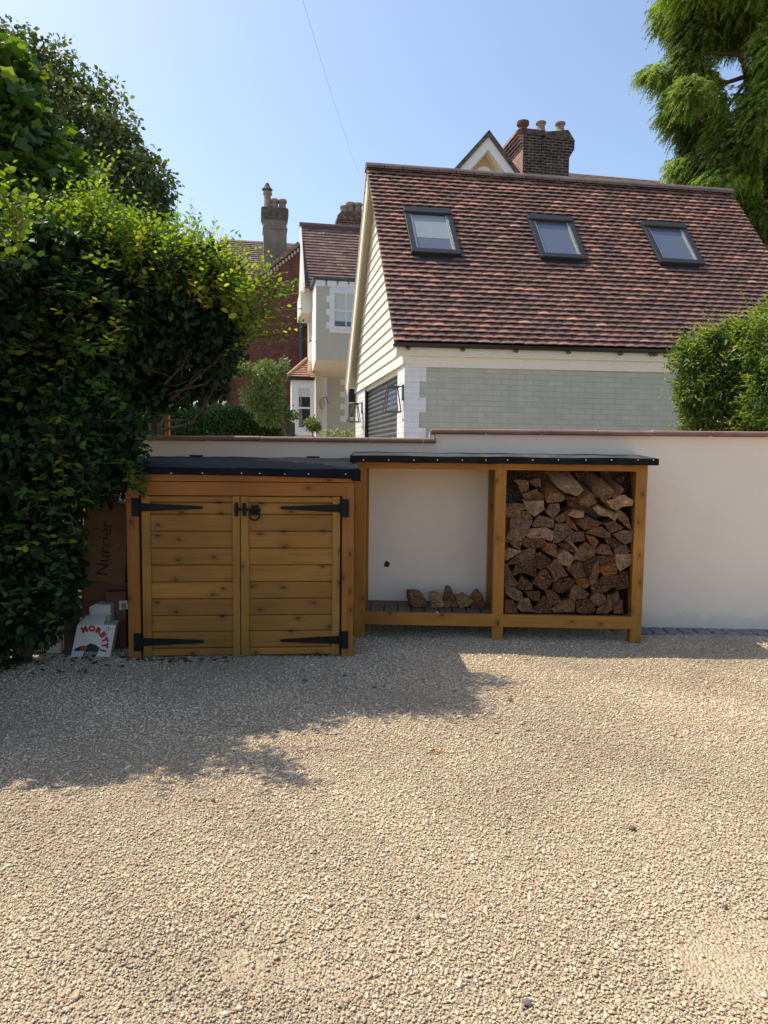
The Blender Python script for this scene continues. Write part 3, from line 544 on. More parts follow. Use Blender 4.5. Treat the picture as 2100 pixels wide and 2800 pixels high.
# (row, tone, look, polygon in close-up pixels, depth offset, back vector)
LG=[
(0,'mid','rough-ended',[(118,1545),(205,1550),(250,1620),(255,1690),(118,1685)]),
(0,'grey','white-flecked',[(290,1540),(370,1530),(395,1600),(430,1665),(300,1668),(245,1620),(260,1580)]),
(0,'dark','broad triangular',[(520,1505),(590,1540),(610,1600),(605,1680),(440,1675),(420,1640),(470,1590)],.02),
(0,'mid','leaf-shaped',[(545,1450),(620,1450),(680,1500),(710,1560),(650,1590),(605,1600),(570,1530)]),
(0,'tan','low squared',[(610,1640),(690,1565),(850,1540),(850,1670),(640,1678)]),
(0,'dark','rounded',[(880,1560),(1010,1540),(1050,1600),(1075,1640),(1040,1678),(950,1690),(880,1670)]),
(0,'grey','pentagonal',[(1015,1520),(1100,1470),(1170,1500),(1195,1560),(1110,1610),(1060,1600)]),
(0,'mid','blocky',[(1200,1500),(1250,1500),(1255,1640),(1190,1685),(1090,1680),(1085,1650),(1120,1612),(1195,1565)],.015),
(0,'mid','tall narrow',[(1260,1500),(1320,1455),(1330,1530),(1360,1560),(1365,1680),(1270,1680)]),
(1,'grey','shield-shaped',[(118,1440),(150,1410),(215,1415),(300,1480),(290,1560),(210,1540),(130,1480)]),
(1,'dark','small triangular',[(330,1460),(480,1450),(485,1570),(400,1545)],.02),
(1,'mid','pyramid-shaped',[(820,1420),(860,1385),(1005,1480),(960,1530),(800,1540)]),
(2,'red','half-hidden reddish',[(118,1170),(150,1180),(190,1260),(250,1370),(230,1395),(118,1410)]),
(2,'dark','dark angular',[(290,1290),(410,1370),(400,1440),(290,1440),(235,1410)],.02),
(2,'mid','diamond-shaped',[(490,1250),(545,1225),(620,1340),(560,1440),(500,1430),(415,1370)]),
(2,'dark','wide oval',[(630,1370),(720,1320),(790,1310),(850,1340),(830,1400),(760,1450),(690,1470),(630,1440)]),
(2,'orange','small orange-brown',[(850,1310),(980,1320),(1020,1380),(960,1425),(890,1400)],.03),
(2,'dark','large dark',[(1030,1370),(1110,1340),(1160,1285),(1300,1285),(1280,1400),(1180,1460),(1050,1480)],.01),
(2,'dark','squared-off',[(1320,1245),(1420,1250),(1425,1410),(1290,1440),(1285,1380)],.02),
(3,'dark','arched',[(200,1250),(250,1160),(400,1120),(445,1120),(440,1310),(330,1260),(270,1265),(215,1290)]),
(3,'dark','steep triangular',[(445,1060),(500,1040),(610,1130),(555,1190),(520,1225),(460,1210)],.03),
(3,'mid','long wedge-shaped',[(560,1200),(660,1115),(780,1280),(700,1310),(640,1355),(610,1260)]),
(3,'red','fan-shaped',[(765,1210),(870,1150),(925,1155),(930,1200),(975,1300),(860,1310)]),
(3,'dark','upright leaning',[(930,1170),(1080,1080),(1100,1120),(1040,1300),(1000,1320),(960,1240)],.04),
(3,'tan','splintered pale-edged',[(1110,1130),(1125,1250),(1060,1370),(1005,1370),(1040,1250),(1060,1180)]),
(3,'orange','bright orange-brown',[(1130,1200),(1250,1160),(1300,1180),(1300,1270),(1180,1290),(1130,1250)],-.01),
(3,'mid','domed',[(1095,1085),(1270,1085),(1290,1170),(1230,1170),(1140,1210),(1110,1120)],.02),
(3,'pale','pale cut',[(1290,1065),(1455,1070),(1450,1170),(1330,1235),(1300,1180)],-.01),
(4,'pale','pinkish white',[(118,1040),(160,1000),(290,1025),(130,1130)]),
(4,'red','long sloping',[(135,1165),(290,1040),(380,1000),(440,1005),(430,1110),(260,1160)]),
(4,'tan','small yellowish squared',[(555,950),(665,975),(660,1100),(560,1050)],-.02,(-.07,.2,.05)),
(4,'pale','bright yellowish',[(665,1080),(780,1040),(855,1110),(790,1200),(690,1150)],-.02,(-.02,.25,.06)),
(4,'mid','thin curved',[(680,960),(780,935),(890,1045),(810,1040)],.02),
(4,'tan','large mottled',[(850,1070),(900,1000),(970,940),(1060,1010),(1060,1080),(930,1140),(855,1120)]),
(4,'pale','narrow splintered',[(780,930),(830,935),(905,1030),(880,1035)],-.01),
(4,'red','reddish half-round',[(1075,1020),(1130,960),(1210,970),(1265,1080),(1150,1065),(1075,1050)]),
(4,'grey','flat grey',[(1280,1010),(1390,960),(1470,1030),(1390,1065),(1280,1060)]),
(5,'grey','large hourglass-shaped',[(180,695),(290,690),(405,715),(340,860),(300,925),(170,915),(130,880),(180,820)]),
(5,'tan','downward pointing',[(140,915),(290,930),(275,1010),(215,990)],.01),
(5,'mid','low mottled',[(290,950),(330,890),(520,900),(555,950),(440,995),(340,985)],.01),
(5,'pale','two-lobed pale',[(350,870),(380,800),(540,785),(635,830),(605,925),(500,890),(380,890)]),
(5,'grey','quarter-round grey',[(650,740),(750,745),(845,820),(700,930),(625,950),(640,830)]),
(5,'grey','dark rimmed',[(740,920),(830,830),(945,830),(965,920),(880,930),(790,930)],.01),
(5,'orange','orange-sided',[(970,860),(1060,880),(1110,930),(1070,1005),(1020,950)]),
(5,'tan','half-moon',[(970,840),(1060,780),(1140,775),(1220,840),(1230,880),(1140,885),(1050,860)]),
(5,'dark','dark triangular',[(1165,890),(1270,890),(1370,970),(1280,1010),(1210,960)],.02),
(5,'grey','hexagonal',[(1265,860),(1370,810),(1470,820),(1500,870),(1470,930),(1380,955)]),
(6,'tan','flat-topped buff',[(130,545),(190,535),(310,535),(345,590),(285,600),(285,680),(210,690),(130,650)]),
(6,'tan','small triangular buff',[(290,605),(360,610),(420,695),(290,700)]),
(6,'pale','whitish round-bottomed',[(325,520),(520,500),(535,590),(430,660),(370,620)],-.01,(0,.27,.04)),
(6,'grey','humped',[(410,750),(480,650),(630,700),(635,775),(430,775)]),
(6,'grey','notched',[(545,620),(600,530),(690,530),(700,600),(630,690)]),
(6,'mid','wedge-shaped dark-faced',[(640,690),(800,590),(780,700),(700,735)]),
(6,'orange','thin slanting orange-edged',[(775,655),(800,680),(905,820),(770,760)]),
(6,'pale','ragged pale',[(780,650),(850,595),(950,610),(950,670),(870,680)],-.01,(-.03,.25,.03)),
(6,'red','wide reddish',[(870,720),(1000,675),(1150,740),(1060,780),(960,810)],0,(-.09,.24,.07)),
(6,'pale','silvery bark-topped',[(1060,590),(1110,555),(1210,620),(1310,640),(1270,710),(1200,660),(1110,650)],-.02,(-.02,.2,.05)),
(6,'tan','long slanting buff',[(1290,630),(1320,590),(1420,680),(1470,810),(1400,770),(1310,690)]),
(6,'mid','speckled dark',[(1160,740),(1270,715),(1370,780),(1330,810),(1240,840)],.01),
(7,'bark','black-barked rough',[(135,260),(200,250),(300,400),(330,480),(240,520),(135,515)],.12),
(7,'tan','small jagged buff',[(220,280),(360,285),(370,380),(290,415),(265,350)],.02),
(7,'mid','brown angular',[(300,430),(450,375),(520,450),(520,480),(340,485)],.03),
(7,'grey','grey pointed',[(370,290),(490,260),(500,360),(420,330)],.02),
(7,'tan','upright',[(555,500),(600,430),(695,415),(755,480),(700,512),(570,520)],0,(-.03,.22,.115)),
(7,'pale','largest pale-topped',[(680,360),(780,325),(900,335),(945,380),(890,445),(760,410)],-.05,(-.06,.25,.125)),
(7,'dark','low dark-faced',[(760,450),(900,462),(920,540),(870,580),(790,560)],.03),
(7,'tan','tilted buff-sided',[(910,490),(1030,420),(1090,510),(1000,560),(920,550)],.0,(-.09,.24,.12)),
(7,'grey','small shadowed',[(1040,345),(1110,345),(1110,400),(1090,470),(1060,440)],.0,(-.06,.24,.10)),
(7,'tan','long pale-topped pointed',[(1100,430),(1120,370),(1215,345),(1270,400),(1230,460),(1160,510)],-.03,(-.09,.24,.115)),
(7,'tan','tilted flat-sided',[(1240,450),(1350,350),(1375,400),(1280,480)],.0,(-.09,.24,.09)),
(7,'pale','frayed pale',[(1190,500),(1290,470),(1380,440),(1480,500),(1460,550),(1360,560),(1300,600),(1250,570)],-.02),
(7,'mid','small round set-back',[(1290,260),(1340,225),(1390,260),(1370,310),(1300,310)],.16),
]
TW={'dark':'dark brown','mid':'brown','tan':'buff brown','pale':'pale','orange':'orange brown','grey':'grey brown','red':'reddish brown','bark':'blackish'}
def make_log(poly,y,back,tone,label,group,seg=14,rough=.006,name='split_log'):
    """poly = local (x,z) outline of the front end on plane y"""
    pts=[]; n=len(poly)
    for i in range(n):
        p,q=np.array(poly[i]),np.array(poly[(i+1)%n]); L=np.linalg.norm(q-p); k=max(1,int(L/.022))
        for t in range(k): 
            u=p+(q-p)*t/k; 
            if t: u=u+rng.normal(0,.0022,2)
            pts.append(u)
    pts=np.array(pts); n=len(pts); c=pts.mean(0); vs=[]; fs=[]; mi=[]
    tilt=rng.uniform(-.12,.12,2)
    def ring(s,yo): 
        for q in pts:
            d=q-c; v=c+d*s; vs.append((v[0],y+yo+tilt@(v-c)+(rng.uniform(-rough,rough) if s<.99 else 0),v[1]))
    ring(1,.002)
    for s in (.93,.66,.33): ring(s,-.004)
    vs.append((c[0],y-.004,c[1])); ci=len(vs)-1
    for r_ in range(3):
        for i in range(n): fs.append((r_*n+i,r_*n+(i+1)%n,(r_+1)*n+(i+1)%n,(r_+1)*n+i)); mi.append(1 if r_==0 else 0)
    for i in range(n): fs.append((3*n+i,3*n+(i+1)%n,ci)); mi.append(0)
    bk=np.array(back); prev=0
    for st in (.33,.66,1.):
        b0=len(vs); sc=1+rng.uniform(-.05,.05)
        for q in pts: v=c+(q-c)*sc; vs.append((v[0]+bk[0]*st+rng.uniform(-.001,.001),y+bk[1]*st,v[1]+bk[2]*st+rng.uniform(-.001,.001)))
        for i in range(n): fs.append((prev+i,b0+i,b0+(i+1)%n,prev+(i+1)%n)); mi.append(1)
        prev=b0
    fs.append(tuple(range(prev,prev+n))); mi.append(0)
    # outline winding
    ar=sum(pts[i][0]*pts[(i+1)%n][1]-pts[(i+1)%n][0]*pts[i][1] for i in range(n))
    if ar<0: fs=[f[::-1] for f in fs]
    W=[LF.w(v) for v in vs]; b=MB(); 
    for f,m_ in zip(fs,mi): b.f.append(f); b.c.append(None); b.m.append(m_)
    b.v=[tuple(v) for v in W]; o=b.build(name,[M_logend,M_logside],own=True)
    t=TONE[tone]; j=rng.uniform(.85,1.12); o.color=(t[0]*j,t[1]*j*rng.uniform(.95,1.04),t[2]*j,1)
    return tag(o,label,'log',group)
LY=.03; counts={}
rows={}
for e in LG: rows.setdefault(e[0],[]).append(e)
for r_,es in rows.items():
    es=sorted(es,key=lambda e: np.mean([p[0] for p in e[3]]))
    for k,e in enumerate(es):
        off=e[4] if len(e)>4 else rng.uniform(-.012,.012); back=e[5] if len(e)>5 else (rng.uniform(-.02,.02),.38,rng.uniform(-.01,.015))
        y=LY+off; poly=[]; cc=np.mean(e[3],0)
        for p in e[3]:
            p=cc+(np.array(p)-cc)*1.06; q=lq(1350+p[0]/3.858,1240+p[1]/3.858,y); poly.append((min(max(q[0],xb1+.004),xc0-.004),max(q[2],zr1+.002)))
        make_log(poly,y,back,e[1],f'{e[2]} {TW[e[1]]} split log, {ordn[k]} from left, {rowname[r_]} row of the stack','split logs stacked in the right bay')
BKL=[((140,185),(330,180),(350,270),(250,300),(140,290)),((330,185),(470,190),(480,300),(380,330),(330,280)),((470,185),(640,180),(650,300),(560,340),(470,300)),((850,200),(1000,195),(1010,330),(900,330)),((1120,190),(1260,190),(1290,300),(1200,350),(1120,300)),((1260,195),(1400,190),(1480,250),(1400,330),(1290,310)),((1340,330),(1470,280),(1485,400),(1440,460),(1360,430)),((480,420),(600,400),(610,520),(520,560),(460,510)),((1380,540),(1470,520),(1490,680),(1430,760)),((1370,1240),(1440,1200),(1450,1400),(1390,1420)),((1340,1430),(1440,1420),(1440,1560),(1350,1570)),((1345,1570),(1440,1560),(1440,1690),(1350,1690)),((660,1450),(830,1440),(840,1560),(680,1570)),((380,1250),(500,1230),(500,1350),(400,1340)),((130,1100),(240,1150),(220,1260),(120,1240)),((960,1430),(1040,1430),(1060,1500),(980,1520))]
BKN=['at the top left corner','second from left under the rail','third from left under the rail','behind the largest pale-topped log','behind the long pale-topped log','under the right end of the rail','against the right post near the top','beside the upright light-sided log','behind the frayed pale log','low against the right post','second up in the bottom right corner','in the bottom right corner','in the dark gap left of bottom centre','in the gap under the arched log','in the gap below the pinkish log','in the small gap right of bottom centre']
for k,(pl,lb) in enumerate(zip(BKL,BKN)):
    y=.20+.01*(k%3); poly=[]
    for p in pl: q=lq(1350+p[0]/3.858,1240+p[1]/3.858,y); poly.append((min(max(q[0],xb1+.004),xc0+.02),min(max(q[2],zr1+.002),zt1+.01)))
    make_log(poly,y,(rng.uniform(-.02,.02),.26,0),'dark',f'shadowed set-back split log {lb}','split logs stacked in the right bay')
DK=[((500,480),(560,478),(640,490),(665,550),(690,600),(680,690),(540,690),(500,600)),((728,512),(770,500),(830,505),(860,560),(885,610),(880,685),(740,687)),((915,440),(935,428),(965,440),(1000,530),(1050,640),(1035,690),(890,690),(885,620)),((1030,530),(1080,535),(1140,497),(1220,570),(1170,640),(1090,672),(1060,665)),((1190,655),(1260,560),(1300,500),(1325,495),(1355,600),(1355,650),(1330,690),(1195,692))]
DL=['rough bark-faced split log on the empty deck, leftmost of the five','low square split log with knotty pale top on empty deck, second of five','tall pointed split log standing on the empty deck, middle of the five','small hollow-topped split log on the empty deck, fourth of the five','leaning wedge-shaped split log on the empty deck, nearest the middle post']
for k,(pl,lb) in enumerate(zip(DK,DL)):
    y=.22; poly=[]
    zz=max(p[1] for p in pl)
    for p in pl: q=lq(1000+p[0]/4.1475,1500+p[1]/4.1475,y); poly.append([q[0],q[2]])
    zmin=min(q[1] for q in poly); poly=[(q[0],(q[1]-zmin)*.80+zr1-.001) for q in poly]
    make_log(poly,y,[(-.03,.16,.0),(-.01,.17,.0),(-.0,.18,-.0),(-.02,.17,.0),(-.03,.16,.02)][k],['tan','pale','tan','pale','tan'][k],lb,'loose logs on the empty deck')
# ---------------------------------------------------------------- cardboard behind the hedge side
def text_mesh(body,size,font_off=.0):
    cu=bpy.data.curves.new('t','FONT'); cu.body=body; cu.size=size; cu.offset=font_off; cu.align_x='CENTER'; cu.align_y='CENTER'; cu.resolution_u=3
    o=bpy.data.objects.new('t',cu); scene.collection.objects.link(o); dg=bpy.context.evaluated_depsgraph_get(); me=bpy.data.meshes.new_from_object(o.evaluated_get(dg))
    vs=[tuple(v.co) for v in me.vertices]; fs=[tuple(p.vertices) for p in me.polygons]; bpy.data.objects.remove(o); bpy.data.meshes.remove(me); return vs,fs
# leaning big box
CF=Fr((0,5.40,0),0)
q=[CF.hy(*p) for p in ((215.5,1585.5),(341,1599),(352,1384),(234,1366))]
cb=thing('cardboard_box','large brown cardboard box with black lettering wedged between hedge and bin store','cardboard box',CF.P+np.array([0,0,0]))
b=MB(); b.prism([q[0],q[1],q[2],q[3]],(0,.30,0)); b.build('carton_body',M_card,cb,bevel=.004)
vx=(q[1]-q[0])/np.linalg.norm(q[1]-q[0]); vz=(q[3]-q[0]); vz/=np.linalg.norm(vz)
c0=CF.hy(286,1500); b=MB()
vs,fs=text_mesh('Nurrier',.150); 
up=vz; rt=-vx   # text runs upward
b.add([c0+up*v[0]*.9+rt*v[1]*.9+np.array([0,-.003,0]) for v in vs],fs); b.build('box_lettering',M_ink,cb)
# lower dark box with barcode
q=[CF.hy(*p) for p in ((298,1797),(352,1800),(352,1612),(296,1616))]
cb2=thing('cardboard_box','dark brown cardboard box standing on the gravel with a small barcode sticker','cardboard box',CF.P)
b=MB(); zb=min(p[2] for p in q); b.prism([(p[0],-.06,max(p[2],.0)) for p in q],(0,.36,0)); b.build('carton_body',M_card2,cb2,bevel=.004)
q=[CF.hy(*p,-.063) for p in ((326,1668),(350,1665),(348,1642),(325,1643))]; b=MB(); b.prism(q,(0,.002,0)); st=b.build('barcode_sticker',M_paper,cb2)
b=MB(); x0=q[3][0]+.008; 
for k in range(7): w_=random.choice((.002,.003,.005)); b.box(x0+.012,x0+.045,-.0655,-.0632,q[0][2]+.008+k*.007,q[0][2]+.008+k*.007+w_)
b.build('barcode',M_ink,st)
# brown inner box behind white cartons that carries the big box
b=MB(); q0=CF.hy(225,1800); q1=CF.hy(292,1600); b.box(q0[0],CF.hy(345,1600)[0],5.40+.01,5.40+.30,0,CF.hy(250,1592)[2]); o=b.build('cardboard_box',M_card2,own=True,bevel=.004); tag(o,'plain brown box in shadow directly under the large lettered box','cardboard box')
# beer cartons
def carton(name,label,c,wd,ht,shear,Yp,full):
    """front face corners from pixels"""
    f=Fr((0,Yp,0),0); q=[f.hy(*p) for p in c]; zmin=min(p[2] for p in q); q=[np.array([p[0],p[1],max(p[2]-max(zmin,0) if zmin>0 else p[2],0)]) for p in q]
    t=thing(name,label,'beer carton',(q[0][0],Yp,0)); o0=np.array([q[0][0],0,0])
    q=[p-o0 for p in q]; b=MB(); b.prism(q,(-.03,.16,0)); body=b.build('carton_body',M_paper,t,bevel=.003)
    ex=q[1]-q[0]; ey=q[3]-q[0]; Pt=lambda u,v,d=.002: q[0]+ex*u+ey*v+np.array([0,-d,0])
    def poly(pts,mat,nm,d=.002): 
        b=MB(); b.add([Pt(u,v,d) for u,v in pts],[tuple(range(len(pts)))]); b.build(nm,mat,body)
    # dark figure-free panel that carries the wording
    poly([(.03,.0),(.63,.0),(.66,.10),(.70,.30),(.56,.40),(.42,.44),(.34,.36),(.22,.36),(.06,.26)],M_darkgreen,'dark_panel')
    poly([(.20,.20),(.36,.20),(.38,.36),(.22,.37)],M_amber,'amber_patch',.0035)
    s=np.linalg.norm(ex)
    def txt(body_,size,u,v,ang,mat,nm,off=0.,asp=1.):
        vs,fs=text_mesh(body_,size,off); a=ang; ux=ex/np.linalg.norm(ex); uy=np.array([0,0,1.])
        b=MB(); b.add([Pt(u,v,.005)+ux*(p[0]*math.cos(a)-p[1]*asp*math.sin(a))*s+uy*(p[0]*math.sin(a)+p[1]*asp*math.cos(a))*s for p in vs],fs); return b.build(nm,mat,body)
    txt("L'AUTENTICA",.105,.44,.13,0,M_paper,'variety_name'); txt("DAL 1859",.045,.44,.06,0,M_paper,'small_print')
    if full:
        ms=MB(); word='MORETTI'; angs=[110,86,62,40,20,1,-16]; cx,cy,rd=.37,.36,.44
        for ch,ad in zip(word,angs):
            vs,fs=text_mesh(ch,.20,.014); a=R(ad); u=cx+rd*math.cos(a); ux=ex/np.linalg.norm(ex); uy=np.array([0,0,1.]); al=a-math.pi/2; hs=np.linalg.norm(ey)/s
            ctr=Pt(u,0,.005)+np.array([0,0,1.])*(cy*hs+rd*math.sin(a))*s-0*ux; ctr=ctr+ (ey/ey[2]*(cy*hs+rd*math.sin(a))*s-np.array([0,0,1.])*(cy*hs+rd*math.sin(a))*s)
            ms.add([ctr+ux*(p[0]*math.cos(al)-p[1]*math.sin(al))*s+uy*(p[0]*math.sin(al)+p[1]*math.cos(al))*s for p in vs],fs)
        ms.build('brand_lettering',M_red,body)
        txt('12',.10,.80,.885,0,M_ink,'pack_count',0,1.4); txt('BOTTIGLIE',.035,.91,.90,0,M_ink,'small_print')
        poly([(.03,.02),(.31,.02),(.31,.20),(.06,.20)],M_label,'sticker',.006); poly([(-.02,-.0),(.36,-.0),(.36,.045),(-.01,.045)],M_paper,'torn_strip',.007)
    else:
        txt('I',.22,.80,.42,R(-80),M_red,'brand_lettering',.01)
    return t,body,q
ct,cbody,cq=carton('beer_carton','crushed white beer carton with red arched lettering in front of the boxes',((193,1798),(300,1798),(317,1709),(211,1709)),0,0,0,5.12,True)
# open flaps and the torn carton behind
b=MB(); z=cq[3][2]; x0=cq[3][0]; x1=cq[2][0]
b.add([(x0+.0,.0,z),(x1-.09,.0,z),(x1-.11,.10,z+.055),(x0+.03,.09,z+.05)],[(0,1,2,3)]); b.add([(x0+.05,.09,z+.04),(x1-.10,.09,z+.052),(x1-.08,.14,z+.05),(x0+.06,.15,z+.095)],[(0,1,2,3)])
o=b.build('torn_flap',M_paper,ct); sd=o.modifiers.new('t','SOLIDIFY'); sd.thickness=.003
f=Fr((0,5.26,0),0); q=[f.hy(*p) for p in ((239,1700),(296,1700),(302,1652),(283,1654),(262,1651),(244,1660))]; b=MB(); b.prism(q,(0,.10,0)); 
q=[(p[0],p[1],p[2]) for p in q]
b=MB(); b.prism([f.w(p) for p in [(q[0][0],0,0.0),(q[1][0],0,0.0)]+[(p[0],0,p[2]) for p in q[2:]]],(0,.10,0)); o=b.build('torn_carton',M_paper,own=True,bevel=.002); tag(o,'torn open white carton standing behind the beer carton with red lettering','carton')
carton('beer_carton','white and black beer carton half hidden under the hedge leaves',((54,1790),(166,1788),(167,1716),(78,1712)),0,0,0,5.22,False)
# ---------------------------------------------------------------- foliage machinery
HB=(np.array([(0,0,0),(.28,.27,.05),(.66,.27,.05),(1,0,-.06),(.66,-.27,.05),(.28,-.27,.05),(.5,0,-.01)]),np.array([(0,6,1),(1,6,2),(2,6,3),(3,6,4),(4,6,5),(5,6,0)]))
def lobed():
    a=[]
    for k,(ang,r) in enumerate([(180,.10),(-150,.50),(-125,.66),(-95,.54),(-68,.80),(-38,.62),(0,.95),(38,.62),(68,.80),(95,.54),(125,.66),(150,.50)]):
        t=R(ang); a.append((.35+r*math.cos(t)*.8,r*math.sin(t)*.85,-.12*r*r))
    a.append((.35,0,.0)); n=len(a)-1; return np.array(a),np.array([(n,i,(i+1)%n) for i in range(n)])
LB=lobed()
DM=(np.array([(0,0,0),(.5,.30,.06),(1,0,-.05),(.5,-.30,.06)]),np.array([(0,3,1),(1,3,2)]))
LN=(np.array([(0,0,0),(.45,.16,.03),(1,0,-.08),(.45,-.16,.03)]),np.array([(0,3,1),(1,3,2)]))
def nrm(a): return a/(np.linalg.norm(a,axis=-1,keepdims=True)+1e-9)
def leaves(P,D,Nn,S,tmpl):
    Vt,Ft=tmpl; D=nrm(D); Nn=Nn-(Nn*D).sum(1,keepdims=True)*D; Nn=nrm(Nn); B=np.cross(Nn,D); n=len(P)
    V=P[:,None]+S[:,None,None]*(D[:,None]*Vt[None,:,0:1]+B[:,None]*Vt[None,:,1:2]+Nn[:,None]*Vt[None,:,2:3])
    return V.reshape(-1,3),(Ft[None]+np.arange(n)[:,None,None]*len(Vt)).reshape(-1,3)
def blob(px,py,rx,ry,Yd,dep=None):
    c=U(px,py,Yd); s=Yd/F; return (*c,rx*s,dep or (rx+ry)/2*s,ry*s)
def wav(P,s,ph=0): return (np.sin(P[:,0]*s+ph)*np.sin(P[:,1]*s*1.13+1.7*ph+1)*np.sin(P[:,2]*s*.93+2.3*ph+2)+.5*np.sin(P[:,0]*s*2.3+ph+P[:,2]*s*1.9)*np.sin(P[:,1]*s*2.1+P[:,2]*s*1.2))
def shell(blobs,n,thick=.3,inner=.72,amp=.16,fr=5.,seed=0):
    B=np.array(blobs); C_=B[:,:3]; Rr=B[:,3:]; a=(Rr[:,0]*Rr[:,1]+Rr[:,1]*Rr[:,2]+Rr[:,0]*Rr[:,2]); k=rng.choice(len(B),int(n*1.8),p=a/a.sum())
    d=nrm(rng.normal(size=(len(k),3))); r=1-thick*rng.random(len(k))**1.3; P=C_[k]+d*Rr[k]; r=r*(1+amp*wav(P,fr,seed)); P=C_[k]+d*Rr[k]*r[:,None]; Nn=nrm(d/Rr[k])
    ins=np.zeros(len(k),bool)
    for j in range(len(B)):
        q=((P-C_[j])/Rr[j]); ins|=((q**2).sum(1)<inner**2)&(k!=j)
    P=P[~ins][:n]; return P,Nn[~ins][:n],r[~ins][:n]
def crown(name,blobs,n,size,tmpl,mat,pal,probs,parent,thick=.35,amp=.16,fr=5.,up=.6,seed=0,inner=.72,droop=.3,own=False,keepf=None,clump=None):
    if clump:
        cr,kk=clump; P,O,r=shell(blobs,max(4,n//kk),thick,inner,amp,fr,seed); m_=len(P); cs=rng.uniform(.6,1.5,m_)[:,None]; P=np.repeat(P,kk,0); O=np.repeat(O,kk,0); cs=np.repeat(cs,kk,0); off=nrm(rng.normal(size=P.shape))*rng.random((len(P),1))**.5*cr*cs*np.array([1,1,.7]); P=P+off; O=nrm(O*.5+off/cr); r=np.repeat(r,kk,0)
    else: P,O,r=shell(blobs,n,thick,inner,amp,fr,seed)
    if keepf is not None: k=keepf(P); P,O,r=P[k],O[k],r[k]
    n=len(P); D=O*.5+rng.normal(0,.65,(n,3))+np.array([0,0,-droop]); Nn=O*.45+np.array([0,0,up])+rng.normal(0,.45,(n,3))
    S=size*rng.uniform(.65,1.25,n); V,Fc=leaves(P,D,Nn,S,tmpl); c=np.array(pal)[rng.choice(len(pal),n,p=np.array(probs)/sum(probs))]*rng.uniform(.8,1.2,(n,1))
    return bigmesh(name,V,Fc,mat,np.repeat(c,len(tmpl[0]),0),parent=parent)
def sprays(name,starts,dirs,lens,mat,twmat,pal,probs,size,tmpl,parent,nl=9,curve=.3,twr=.0018):
    """twigs carrying alternate leaves"""
    Ps=[];Ds=[];Ns=[];Ss=[];Cs=[];tw=MB()
    for s,d,L in zip(starts,dirs,lens):
        d=d/np.linalg.norm(d); side=np.cross(d,(0,0,1.)); side=side/(np.linalg.norm(side)+1e-6); bend=rng.normal(0,curve,3); pts=[s+d*L*t+bend*L*t*t*.4+np.array([0,0,-.12])*L*t*t for t in np.linspace(0,1,5)]
        tw.tube(pts,[twr*1.3,twr,twr*.8,twr*.6,twr*.4],4,cap=False); m_=max(4,int(nl*L/.3)); col=np.array(pal[rng.choice(len(pal),p=np.array(probs)/sum(probs))])
        for k in range(m_):
            t=(k+.6)/m_; i=min(int(t*4),3); p=pts[i]+(pts[i+1]-pts[i])*(t*4-i); sg=1 if k%2 else -1
            Ps.append(p); Ds.append(d*.55+side*sg*.8+rng.normal(0,.25,3)); Ns.append(np.array([0,0,1.])+rng.normal(0,.4,3)); Ss.append(size*(1.05-.45*t)*rng.uniform(.8,1.2)); Cs.append(col*rng.uniform(.85,1.2))
    V,Fc=leaves(np.array(Ps),np.array(Ds),np.array(Ns),np.array(Ss),tmpl); bigmesh(name,V,Fc,mat,np.repeat(np.array(Cs),len(tmpl[0]),0),parent=parent); tw.build('twigs',twmat,parent)
def at(px,py,Yd): return U(px,py,Yd)
# ---------------------------------------------------------------- big hornbeam hedge on the left
GREEN=[(.015,.036,.014),(.024,.053,.018),(.034,.070,.020),(.055,.10,.024)]
hd=thing('hornbeam_hedge','large dense green hornbeam hedge overhanging the wall and bin store on the left','hedge',at(0,1850,5.2)*np.array([1,1,0]))
hp=hd.location.copy(); 
def H(o): return o
hb=[blob(60,900,300,330,5.25,.7),blob(300,860,250,195,5.35,.65),blob(505,860,150,140,5.5,.5),blob(410,1010,130,110,5.7,.3),blob(535,1010,100,85,5.75,.25),blob(565,925,95,110,5.6,.35),blob(150,1180,200,230,5.05,.55),blob(100,1400,190,240,5.0,.45),
    blob(-40,1640,150,190,4.85,.35),blob(100,1560,120,180,5.05,.3),blob(240,1220,108,165,5.3,.4),blob(250,1295,92,70,5.0,.28),blob(470,765,190,80,5.25,.4),blob(170,760,260,130,5.15,.55),blob(605,850,45,70,5.35,.25),(-2.62,4.4,2.5,.40,.35,.48),(-3.05,4.2,2.45,.5,.4,.62),(-2.22,4.75,2.62,.32,.26,.36),
    (-3.35,4.6,1.6,.75,.75,1.5),(-3.8,4.1,1.6,.8,.75,1.5),(-4.5,3.6,1.65,.9,.75,1.55),(-5.4,3.2,1.65,.9,.8,1.55)]
for o in (crown('foliage',hb,98000,.064,HB,M_leaf,GREEN+[(.12,.16,.02)],[.34,.34,.22,.08,.02],hd,thick=.36,amp=.2,fr=5.,seed=1,up=.55,clump=(.10,16),keepf=lambda P:(P[:,2]>.02)&~((P[:,0]>-.428*P[:,1]+.015*np.sin(P[:,2]*21))&(P[:,2]<1.14+.03*np.sin(P[:,0]*19)))),): pass
# inner filling so that no daylight shows through the thick parts
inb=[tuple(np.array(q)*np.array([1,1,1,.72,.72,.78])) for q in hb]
crown('inner_foliage',inb,20000,.13,HB,M_leaf,GREEN[:2],[.5,.5],hd,thick=.5,amp=.1,fr=5,seed=2,keepf=lambda P:(P[:,2]>.05)&~((P[:,0]>-.44*P[:,1])&(P[:,2]<1.2)))
